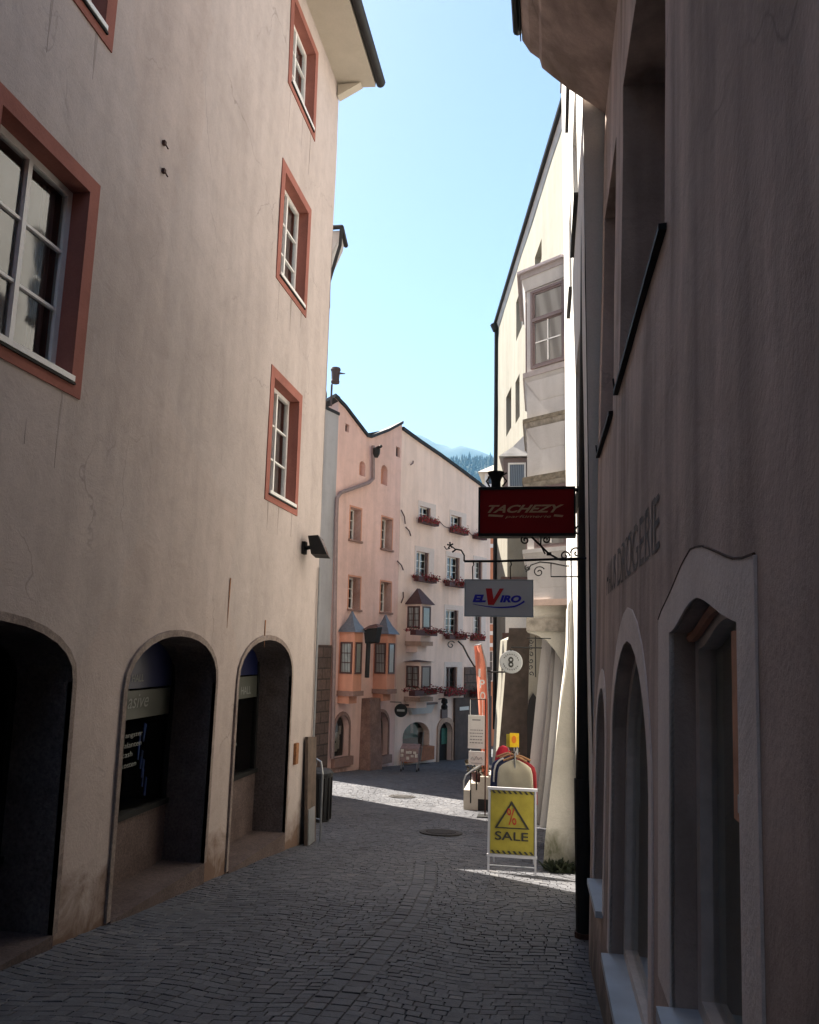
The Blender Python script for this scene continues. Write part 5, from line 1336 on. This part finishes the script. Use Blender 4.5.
def elviro():
    Y = 7.0; S = Fac((0, Y), (1, 0)); q = lambda x, y: (atY(x, y, Y).x, atY(x, y, Y).z)
    x0, z1 = q(465, 579.5); x1, _ = q(533, 579.5); _, z0 = q(499, 616.5)
    T = root('grey_shop_sign', 'grey rectangular sign reading ELVIRO hung from a long scrolled iron bar', 'shop sign', ((x0+x1)/2, Y, z1))
    m = MB(); m.box(x0, x1, Y, Y+.035, z0, z1); obj('sign_panel', m, 'signgrey', T)
    m = MB(); m.ring(S, rectp(x0-.003, x1+.003, z0-.003, z1+.003), rectp(x0+.006, x1-.006, z0+.006, z1-.006), -.036, .004); obj('edge_trim', m, 'steel', T)
    h = z1-z0; w_ = x1-x0
    P = lambda u, v: (x0+w_*u, z0+h*(1-v))
    a, b = P(.115, .62); text_on(S, 'EL', a, b, h*.21, .004, T, 'signblue', width=w_*.20, shear=.25, bold=.055)
    a, b = P(.515, .62); text_on(S, 'IRO', a, b, h*.20, .004, T, 'signblue', width=w_*.315, shear=.25, bold=.055)
    a, b = P(.31, .69); m = MB()
    V = [(.31,.24),(.40,.24),(.425,.53),(.515,.24),(.575,.24),(.43,.69),(.345,.69)]
    m.fpoly(S, [P(*v) for v in V][::-1], .004, .006); obj('red_letter', m, 'signred2', T)
    m = MB(); up = []; lo_ = []
    for i in range(21):
        t = i/20; u = .12+.76*t; v = .67+.085*math.sin(math.pi*min(1, t*.98))-(.10*max(0, (t-.8)/.2)**1.5); th = .006+.022*t
        up.append(P(u, v-th)); lo_.append(P(u, v+th))
    up.append(P(.86, .565)); lo_.append(P(.89, .60))
    m.fpoly(S, lo_+up[::-1], .003, .0045); obj('swoosh', m, 'signblue', T)
    m = MB(); r = .0095
    bar = [q(*k) for k in ((464, 561), (499, 561), (540, 559.5), (590, 557.5))]; bar = [(a, Y+.017, b) for a, b in bar]; bar[-1] = (bar[-1][0]+.1, Y+.017, bar[-1][2])
    m.tube(bar, r*1.1, 8)
    en = [q(*k) for k in ((464, 561), (464, 555), (461, 550), (456, 549), (452, 552))]; m.tube([(a, Y+.017, b) for a, b in en], r*.8, 6)
    f = q(450, 545)
    for k in range(5):
        an = k*1.256+.4; m.tube([(f[0], Y+.017, f[1]), (f[0]+.028*math.cos(an), Y+.01, f[1]+.028*math.sin(an))], [.005, .008], 6)
    m.tube([(f[0], Y+.017, f[1]), (q(455, 549)[0], Y+.017, q(455, 549)[1])], .006, 6)
    m.tube([(a, Y+.017, b) for a, b in [q(*k) for k in ((450, 548), (446, 549), (444, 546))]], .005, 5)
    obj('iron_bar', m, 'black', T)
    for x in (472.8, 510.5):
        m = MB(); a, b = q(x, 561); c, d = q(x, 579.5); m.tube([(a, Y+.017, b), (a+.008, Y+.017, b-.03), (a-.004, Y+.017, b-.05), (a, Y+.017, d)], .0055, 6); obj('hook', m, 'black', T)
    m = MB()
    lo2 = [q(*k) for k in ((551, 562), (551, 576), (580, 576))]; m.tube([(a, Y+.06, b) for a, b in lo2], .006, 6)
    obj('brace', m, 'black', T)
elviro()
def far_bracket():
    Y = 12.2; S = Fac((0, Y), (1, 0)); q = lambda x, y: (atY(x, y, Y).x, atY(x, y, Y).z)
    T = root('iron_bracket', 'grey scrolled iron bracket behind the long sign bar', 'bracket', (.28, Y, q(560, 565)[1]))
    m = MB(); m.tube([(a, Y, b) for a, b in [q(*k) for k in ((526, 572), (531, 565), (540, 562), (551, 563), (566, 566), (574, 566))]], .012, 6); obj('bar', m, 'pipe', T)
    m = MB(); m.tube(spiral(S, q(539, 572), .09, 1.4, .5), .010, 6); m.tube(spiral(S, q(528, 568), .05, 1.2, 2), .008, 6); obj('scroll', m, 'pipe', T)
    Y2_ = 17.3; q2 = lambda x, y: atY(x, y, Y2_)
    T = root('long_bracket', 'thin curved iron bracket reaching left across the red banner', 'bracket', q2(497, 672))
    m = MB(); m.tube([q2(*k) for k in ((505, 672), (492, 672), (483, 669.5), (474, 666), (468, 656), (463, 646), (458, 641))], .02, 6); obj('bar', m, 'pipe', T)
    m = MB(); S2 = Fac((0, Y2_), (1, 0)); c = q2(451, 645); m.tube(spiral(S2, (c.x, c.z), .09, 1.2, .6), .013, 6); obj('scroll', m, 'pipe', T)
far_bracket()
T, p = round_sign('round_sign', 511, 662, 13.4, .178, 'white round hanging sign with a dark emblem over the clothes rail', 'discwhite', 'steel', arm=(.5, .3))
S = Fac((0, p.y-.004), (1, 0))
m = MB(); 
for dz in (.035, -.04): m.fpoly(S, [(p.x+.042*math.cos(t), p.z+dz+.048*math.sin(t)) for t in [i*math.pi/8 for i in range(16)]], 0, .004)
obj('emblem', m, 'ink', T)
m = MB()
for dz in (.035, -.04): m.fpoly(S, [(p.x+.020*math.cos(t), p.z+dz+.018*math.sin(t)) for t in [i*math.pi/6 for i in range(12)]], .004, .007)
obj('emblem_inner', m, 'discwhite', T)
m = MB()
for i in range(22):
    if i in (0, 10, 11, 21): continue
    t = i*math.pi*2/22; c = (p.x+.125*math.cos(t), p.z+.125*math.sin(t)); m.fpoly(S, [(c[0]+.012*math.cos(t+k), c[1]+.012*math.sin(t+k)) for k in (0, 1.2, 3.14, 4.3)], 0, .003)
obj('ring_lettering', m, 'ink', T)
def ornate():
    Y = 13.6; S = Fac((0, Y), (1, 0)); q = lambda x, y: (atY(x, y, Y).x, atY(x, y, Y).z)
    x0, z1 = q(528, 638); x1, _ = q(535.5, 638); _, z0 = q(532, 677)
    T = root('openwork_sign', 'narrow upright openwork iron sign with curled letters beside the white arch', 'iron sign', (x1, Y, z1))
    m = MB(); m.tube([(x1, Y, z1+.03), (x1, Y, z0)], .010, 6); m.tube([(x0-.02, Y, z1), (x1+.25, Y, z1)], .010, 6); obj('frame', m, 'black', T)
    m = MB(); n = 6
    for k in range(n):
        c = ((x0+x1)/2-.012, z1-(z1-z0)*(k+.5)/n); m.tube(spiral(S, c, .04, 1.0, k*1.1, n=14, cw=1 if k % 2 else -1, rend=.3), .008, 5)
    obj('curls', m, 'black', T)
ornate()

def sale_board():
    Y = 10.25; S = Fac((0, Y), (1, 0)); q = lambda x, y: (atY(x, y, Y).x, atY(x, y, Y).z)
    g = gz(Y); x0, z1 = q(488.5, 786.5); x1, _ = q(536, 786.5); x1 = atY(536.5, 786, Y).x; zb = q(512, 855)[1]
    T = root('sale_board', 'white-framed yellow A-board reading SALE with a percent triangle, standing on the cobbles', 'A-board', ((x0+x1)/2, Y, g))
    lean = .10; ht = z1-g
    def P(x, z, d=0): return Vector((x, Y+lean*(z-g)/ht*1.6-.16-d, z))
    w_ = .034
    def bar(xa, xb, za, zb_, d0=-.012, d1=.014):
        return [P(xa,za,d0),P(xb,za,d0),P(xb,za,d1),P(xa,za,d1),P(xa,zb_,d0),P(xb,zb_,d0),P(xb,zb_,d1),P(xa,zb_,d1)]
    m = MB(); m.hexa(bar(x0, x0+w_*.6, zb+w_, z1-w_)); m.hexa(bar(x1-w_*.6, x1, zb+w_, z1-w_)); m.hexa(bar(x0-.012, x1+.012, z1-w_*.9, z1)); m.hexa(bar(x0-.006, x1+.006, zb, zb+w_*.8)); obj('frame', m, 'alu', T)
    for xa in (x0+.002, x1-.026):
        m = MB(); m.hexa(bar(xa, xa+.024, g, zb, -.012, .01)); obj('leg', m, 'alu', T)
    for xa in (x0+.03, x1-.055):
        m = MB(); y1 = Y+.42; m.hexa([Vector(k) for k in [(xa,y1,g),(xa+.022,y1,g),(xa+.022,y1+.02,g),(xa,y1+.02,g),(xa,Y+.03,z1-.02),(xa+.022,Y+.03,z1-.02),(xa+.022,Y+.05,z1-.02),(xa,Y+.05,z1-.02)]]); obj('rear_leg', m, 'alu', T)
    m = MB(); k = [P(x0+.02,zb+.02,-.004), P(x1-.02,zb+.02,-.004), P(x1-.02,z1-.02,-.004), P(x0+.02,z1-.02,-.004)]; m.prism(k, [p+Vector((0,.01,0)) for p in k]); obj('back_panel', m, 'alu', T)
    xi0, xi1, zi0, zi1 = x0+.03, x1-.03, zb+.035, z1-.035
    m = MB(); nx, nz = 10, 12
    for j in range(nz+1):
        for i in range(nx+1):
            x = xi0+(xi1-xi0)*i/nx; z = zi0+(zi1-zi0)*j/nz; m.v.append(P(x, z, .003+.004*noise.noise((x*7, z*6, 1))))
    m.f = [(j*(nx+1)+i, j*(nx+1)+i+1, (j+1)*(nx+1)+i+1, (j+1)*(nx+1)+i) for j in range(nz) for i in range(nx)]
    po = obj('poster', m, 'yellow', T, fix=False)
    D = .011
    def fp(poly, mat, name, d=D):
        m = MB(); m.v = [P(a, b, d) for a, b in poly]; m.f = [tuple(range(len(poly)))]; return obj(name, m, mat, po, fix=False)
    W_, H_ = xi1-xi0, zi1-zi0
    U = lambda a, b: (xi0+W_*a, zi1-H_*b)
    m = MB(); 
    for row, (va, vb) in enumerate(((.0, .05), (.945, .995))):
        n = 8
        for i in range(n):
            a = (i+.1)/n; k0 = len(m.v); m.v += [P(*U(min(1, a+dx), v), D) for dx, v in ((.0, va), (.055, va), (.115, vb), (.06, vb))]; m.f.append((k0, k0+1, k0+2, k0+3))
    obj('hazard_stripes', m, 'ink', po, fix=False)
    A, B, C = U(.49, .16), U(.10, .60), U(.90, .60); a_, b_, c_ = U(.49, .215), U(.165, .582), U(.83, .582)
    m = MB(); m.v = [P(*p, D) for p in (A, B, C, a_, b_, c_)]; m.f = [(0,1,4,3),(1,2,5,4),(2,0,3,5)]; obj('triangle', m, 'ink', po, fix=False)
    vs, fs = text_mesh('SALE', H_*.135, W_*.76, 0, .012); o_ = U(.11, .785); m = MB(); m.v = [P(o_[0]+p.x, o_[1]+p.y, D) for p in vs]; m.f = fs; obj('sale_lettering', m, 'ink', po, fix=False)
    vs, fs = text_mesh('%', H_*.26, W_*.22, -.15, .0); o_ = U(.38, .54); m = MB(); m.v = [P(o_[0]+p.x, o_[1]+p.y, D) for p in vs]; m.f = fs; obj('percent_sign', m, 'redink', po, fix=False)
    m = MB(); m.tube([P(x0+.02, zb-.10, -.02), P(x1-.02, zb-.10, -.02)], .007, 6); obj('crossbar', m, 'steel', T)
sale_board()

def clothes():
    Y = 13.3; S = Fac((0, Y), (1, 0)); g = gz(Y); q = lambda x, y, yy=Y: atY(x, y, yy)
    top = q(514, 756).z; xm = q(515, 760).x
    T = root('clothes_rail', 'metal clothes rail behind the yellow A-board', 'clothes rail', (xm, Y+.4, g))
    zr = top+.02
    m = MB(); m.tube([(xm, Y-.05, zr), (xm, Y+1.0, zr)], .014, 8); obj('hanging_bar', m, 'steel', T)
    for yy in (Y-.02, Y+.97):
        m = MB(); m.tube([(xm, yy, zr), (xm, yy, g+.06)], .014, 8); m.tube([(xm-.22, yy, g+.03), (xm+.22, yy, g+.03)], .014, 6); obj('upright', m, 'steel', T)
    def shirt(y, mat, lab, wd, dx, trim=None, z=0):
        zt = zr-.05+z; G = root('hanging_shirt', lab, 'shirt', (xm+dx, y, zt), 'shirts on the clothes rail')
        c = xm+dx; prof = [(.07, -.02), (.13, -.045), (.20, -.085), (.255, -.15), (.28, -.24), (.29, -.42), (.30, -.72)]
        m = MB(); n = len(prof)
        for s_, yy in ((1, 0),):
            pass
        ring = []
        for (w_, dz) in prof:
            w_ *= wd; th = .055 if dz < -.1 else .03
            ring.append([Vector((c+w_*math.cos(t), y+th*math.sin(t)*(1+.25*math.sin(5*t+dz*9)), zt+dz-(.02*abs(math.cos(t)) if dz > -.1 else 0))) for t in [i*math.pi/12 for i in range(24)]])
        k = 24
        for r_ in ring: m.v += r_
        for i in range(n-1):
            for j in range(k): m.f.append((i*k+j, i*k+(j+1) % k, (i+1)*k+(j+1) % k, (i+1)*k+j))
        m.f.append(tuple(range(k)))
        obj('fabric', m, mat, G, smooth=True)
        h = MB(); h.tube([(c-.19*wd, y, zt-.05), (c-.06, y, zt+.005), (c, y, zt+.02), (c+.06, y, zt+.005), (c+.19*wd, y, zt-.05)], .016, 8); h.tube([(c, y, zt+.02), (c, y, zt+.055), (c+.015, y, zt+.07)], .005, 6); obj('hanger', h, 'hangerwood', G)
        if trim:
            t = MB()
            for sg in (-1, 1): t.tube([(c+sg*wd*w_, y-.03, zt+dz) for w_, dz in prof[1:6]], .016, 6)
            obj('shoulder_stripe', t, trim, G)
        return G
    shirt(Y+.02, 'cloth_c', 'cream shirt at the very front of the clothes rail', .98, .0)
    shirt(Y+.16, 'cloth_r', 'dark red shirt hanging second on the clothes rail, showing at its right', .98, .055)
    shirt(Y+.30, 'cloth_n', 'navy and white shirt hanging third on the rail, showing at its left', .98, -.07, 'whiteprint')
    shirt(Y+.44, 'cloth_n', 'rearmost navy shirt on the rail, furthest to the left', 1.0, -.13)
    # pedestal sign with two yellow cards
    p = q(514, 740, 14.6); 
    C = root('price_card', 'bright yellow price card with orange print facing up the street', 'card', (p.x, 14.5, p.z))
    m = MB(); a, b = q(509.8, 733, 14.5), q(519, 747.5, 14.5); m.box(a.x, b.x, 14.5, 14.51, b.z, a.z); obj('card', m, 'yellow2', C)
    m = MB(); c = q(514, 739.5, 14.5); S5 = Fac((0, 14.498), (1, 0)); m.fpoly(S5, [(c.x+.04*math.cos(t), c.z+.065*math.sin(t)) for t in [i*math.pi/8 for i in range(16)]], 0, .003); obj('print', m, 'orangeink', C)
    m = MB(); m.tube([(c.x, 14.52, b.z), (c.x, 14.52, zr-.1)], .008, 6); obj('clip_rod', m, 'steel', C)
    C = root('price_card', 'darker yellow card edge just left of the price card with orange print', 'card', (p.x-.1, 14.62, p.z))
    m = MB(); a, b = q(506.3, 734, 14.62), q(510.5, 747, 14.62); m.box(a.x, b.x, 14.62, 14.63, b.z, a.z); obj('card', m, 'yellow', C)
    m = MB(); m.tube([(a.x+.02, 14.64, b.z), (a.x+.05, 14.64, zr-.1)], .008, 6); obj('clip_rod', m, 'steel', C)
    # red bundle of cloth on a stand behind
    c = q(503, 757, 15.2); G = root('red_garment', 'bright red rounded garment hanging at the far left of the rail', 'garment', c)
    m = MB(); k = 16
    pr = [(.02, .2), (.09, .17), (.13, .08), (.14, -.05), (.15, -.25), (.16, -.6)]
    for r_, z in pr:
        for j in range(k):
            t = j*2*math.pi/k; rr = r_*(1+.12*math.sin(3*t+z*8)); m.v.append(c+Vector((rr*math.cos(t), rr*math.sin(t)*.7, z)))
    m.f = [(i*k+j, i*k+(j+1) % k, (i+1)*k+(j+1) % k, (i+1)*k+j) for i in range(len(pr)-1) for j in range(k)]+[tuple(range(k))]
    obj('fabric', m, 'cloth_red', G, smooth=True)
    m = MB(); m.tube([c+Vector((0,0,-.6)), Vector((c.x, c.y, gz(c.y)))], .015, 6); m.tube([Vector((c.x-.15, c.y, gz(c.y)+.02)), Vector((c.x+.15, c.y, gz(c.y)+.02))], .015, 6); obj('stand', m, 'steel', G)
clothes()

def steps_and_banner():
    Y = 16.9; g = gz(Y); q = lambda x, y, yy=Y: atY(x, y, yy)
    xa = q(463.5, 800).x; xb = -.35
    T = root('stone_steps', 'pale sunlit stone steps at the foot of the right-hand houses', 'steps', (xa+.5, Y+.5, g))
    m = MB(); st = [(q(463, 800).x, q(471, 785).z), (q(471, 800).x, q(475, 783).z), (q(479, 800).x, q(480, 778).z)]
    hts = [.32, .62, .9]
    for (x, _), h in zip(st, hts):
        pass
    xs = [q(463.5, 800).x, q(471, 800).x, q(480, 800).x]; zs = [q(466, 790).z, q(475, 783.5).z, q(485, 777).z]
    names = 'step'
    for i in range(3):
        m = MB(); m.box(xs[i], (xs[i+1] if i < 2 else xb), Y+.0, Y+1.7, g-.3, zs[i]); obj('step', m, 'stepstone', T)
    a = q(478, 799); b = q(487, 806); m = MB(); m.box(a.x, b.x+.1, Y-.006, Y-.002, g, a.z); obj('cellar_vent', m, 'dark', T)
    R_ = root('handrail', 'curved black iron handrail on the pale stone steps', 'handrail', (xs[0], Y+.1, g))
    m = MB(); m.tube([q(*k) for k in ((463.2, 790), (463.6, 781), (466, 775), (470, 772), (476, 768), (481, 765))], .017, 6); obj('rail', m, 'steel', R_)
    for x0, y0, x1, y1 in ((470.6, 773, 470.6, 803), (476.5, 770, 476.5, 790)):
        m = MB(); m.tube([q(x0, y0), q(x1, y1)], .014, 6); obj('baluster', m, 'black', R_)
    P_ = root('potted_plant', 'dark straggly potted plant on the pale stone steps', 'plant', (q(476, 783).x, Y+.3, zs[1]))
    c = Vector((q(476, 783).x, Y+.3, zs[1])); m = MB(); m.lathe(c, [(.09,0),(.12,.16),(.13,.18)], 12); obj('pot', m, 'planter', P_)
    m = MB()
    for k in range(260):
        a = random.random()*6.28; r = random.random()**.6*.26; p = c+Vector((math.cos(a)*r, math.sin(a)*r*.8, .16+random.random()*.34*(1-r))); s_ = random.uniform(.02, .05)
        d = Vector((random.gauss(0,1), random.gauss(0,1), random.gauss(0,1))).normalized(); e = d.orthogonal().normalized(); m.add([p-d*s_, p+e*s_*.5, p+d*s_, p-e*s_*.5], [(0,1,2,3)])
    obj('foliage', m, 'planter2', P_, fix=False)
    # beach-flag banner
    Yb = 17.1
    B = root('banner_flag', 'tall red-orange fabric banner with white lettering beside the stone steps', 'banner', (q(485, 790, Yb).x, Yb, zs[2]))
    edge = [(474.0, 646), (476.5, 680), (479, 715), (481, 745), (482, 779)]; ex = [(481, 645), (485.5, 665), (487.5, 700), (488, 740), (488, 779)]
    m = MB(); n = len(edge); nz = 14; nx = 6
    for j in range(nz+1):
        t = j/nz*(n-1); i = min(n-2, int(t)); f = t-i
        a = (edge[i][0]*(1-f)+edge[i+1][0]*f, edge[i][1]*(1-f)+edge[i+1][1]*f); b = (ex[i][0]*(1-f)+ex[i+1][0]*f, ex[i][1]*(1-f)+ex[i+1][1]*f)
        for k in range(nx+1):
            s_ = k/nx; p = q(a[0]*(1-s_)+b[0]*s_, a[1]*(1-s_)+b[1]*s_, Yb); m.v.append(p+Vector((0, .05*math.sin(s_*6+j*.5), 0)))
    m.f = [(j*(nx+1)+k, j*(nx+1)+k+1, (j+1)*(nx+1)+k+1, (j+1)*(nx+1)+k) for j in range(nz) for k in range(nx)]
    fl = obj('flag_cloth', m, 'banner', B, fix=False)
    m = MB(); m.tube([q(488.3, 800, Yb), q(488.4, 740, Yb), q(488, 700, Yb), q(486, 662, Yb), q(481, 644, Yb), q(475, 645, Yb)], .014, 6); obj('pole', m, 'steel', B)
    S = Fac((0, Yb-.07), (1, 0)); 
    for ch, yy, xx in (('P', 688, 479.5), ('O', 700, 480), ('I', 677, 478.5)):
        a = q(xx, yy, Yb-.07); vs, fs = text_mesh(ch, .17, .11 if ch != 'I' else .04, 0, .02); m = MB(); m.v = [Vector((a.x+p_.x, Yb-.072, a.z+p_.y)) for p_ in vs]; m.f = fs; obj('banner_letter', m, 'whiteprint', fl, fix=False)
    # hanging notice boards
    Yn = 15.9; S = Fac((0, Yn), (1, 0))
    for (x0, y0, x1, y1, lab, nl) in ((468.2, 715, 484.5, 749, 'tall white notice panel with grey text lines hanging beside the red banner', 6), (468.6, 751, 484.5, 765.5, 'small white sheet with a sketch directly below the tall white notice panel', 0)):
        a, b = q(x0, y0, Yn), q(x1, y1, Yn)
        Nn = root('notice_board', lab, 'notice', (a.x, Yn, a.z))
        m = MB(); m.box(a.x, b.x, Yn, Yn+.015, b.z, a.z); obj('panel', m, 'paper', Nn)
        m = MB(); W_ = b.x-a.x; H_ = a.z-b.z
        if nl:
            for k in range(5):
                z = a.z-H_*(.46+.095*k); i0 = .1+.05*random.random(); x = a.x+W_*i0
                while x < b.x-W_*.14:
                    l = random.uniform(.02, .05); m.fbox(S, x, min(x+l, b.x-W_*.1), z, z+.018, .001, .003); x += l+.012
            m.fbox(S, a.x+W_*.25, b.x-W_*.25, a.z-H_*.16, a.z-H_*.12, .001, .003)
        else:
            pts = [(.15,.6),(.25,.4),(.35,.65),(.5,.35),(.62,.6),(.8,.4),(.86,.62)]
            m.tube([(a.x+W_*u, Yn-.004, a.z-H_*v) for u, v in pts], .006, 5); m.fbox(S, a.x+W_*.15, b.x-W_*.15, a.z-H_*.88, a.z-H_*.84, .001, .003)
        obj('print', m, 'greyprint', Nn)
        m = MB()
        for xx in (a.x+.04, b.x-.04): m.tube([(xx, Yn+.007, a.z), (xx, Yn+.007, a.z+(.30 if nl else .03))], .004, 5)
        obj('cord', m, 'whiteprint', Nn)
    a = q(470, 715, Yn); m = MB(); 
    St = root('notice_stand', 'slim dark post and arm that carries the white notice panels', 'stand', (a.x-.0, Yn+.05, gz(Yn)))
    m.tube([(q(485.5, 700, Yn).x, Yn+.05, gz(Yn)), (q(485.5, 700, Yn).x, Yn+.05, a.z+.31)], .014, 6); obj('post', m, 'rust2', St)
    m = MB(); m.tube([(q(485.5, 700, Yn).x, Yn+.05, a.z+.30), (a.x, Yn+.01, a.z+.30)], .01, 6); obj('arm', m, 'rust2', St)
    m = MB(); c = Vector((q(485.5, 700, Yn).x, Yn+.05, gz(Yn))); m.box(c.x-.14, c.x+.14, c.y-.14, c.y+.14, c.z, c.z+.03); obj('base_plate', m, 'black', St)
M['planter2'] = simple('dry_foliage', (.05, .04, .022), .8, 0, .5, 40, 0)
M['greyprint'] = simple('grey_print', (.22, .22, .22), .7, 0, .1, 9, 0)
steps_and_banner()

def covers():
    for (x, y, rx, lab, nm) in ((441, 833, .29, 'round cast iron cover in the middle of the cobbles level with the yellow board', 'manhole_cover'), (402, 797, .24, 'smaller dark iron cover in the cobbles near the sunlit strip', 'manhole_cover')):
        p = ground_at(x, y); sl = (gz(p.y+.4)-gz(p.y-.4))/.8
        T = root(nm, lab, 'manhole cover', p, 'iron covers in the street')
        def disc(r, h): 
            return [p+Vector((r*math.cos(t), r*math.sin(t), h+sl*r*math.sin(t))) for t in [i*math.pi/14 for i in range(28)]]
        m = MB(); m.prism(disc(rx, -.05), disc(rx, .018)); obj('cover_plate', m, 'iron_cover', T)
        m = MB(); a, b, c, d = disc(rx+.012, .018), disc(rx+.06, .018), disc(rx+.06, -.05), disc(rx+.012, -.05); n = 28; m.v = a+b+c+d
        m.f = [(i, (i+1) % n, (i+1) % n+n, i+n) for i in range(n)]+[(i+n, (i+1) % n+n, (i+1) % n+2*n, i+2*n) for i in range(n)]; obj('rim', m, 'iron_cover', T)
        m = MB()
        for k in range(-3, 4):
            w_ = math.sqrt(max(0, (rx*.85)**2-(k*rx*.24)**2)); y_ = k*rx*.24; m.hexa([p+Vector(v) for v in [(-w_,y_-.015,.018+sl*y_),(w_,y_-.015,.018+sl*y_),(w_,y_+.015,.018+sl*y_),(-w_,y_+.015,.018+sl*y_),(-w_,y_-.015,.028+sl*y_),(w_,y_-.015,.028+sl*y_),(w_,y_+.015,.028+sl*y_),(-w_,y_+.015,.028+sl*y_)]])
        obj('tread_ribs', m, 'iron_cover', T)
covers()
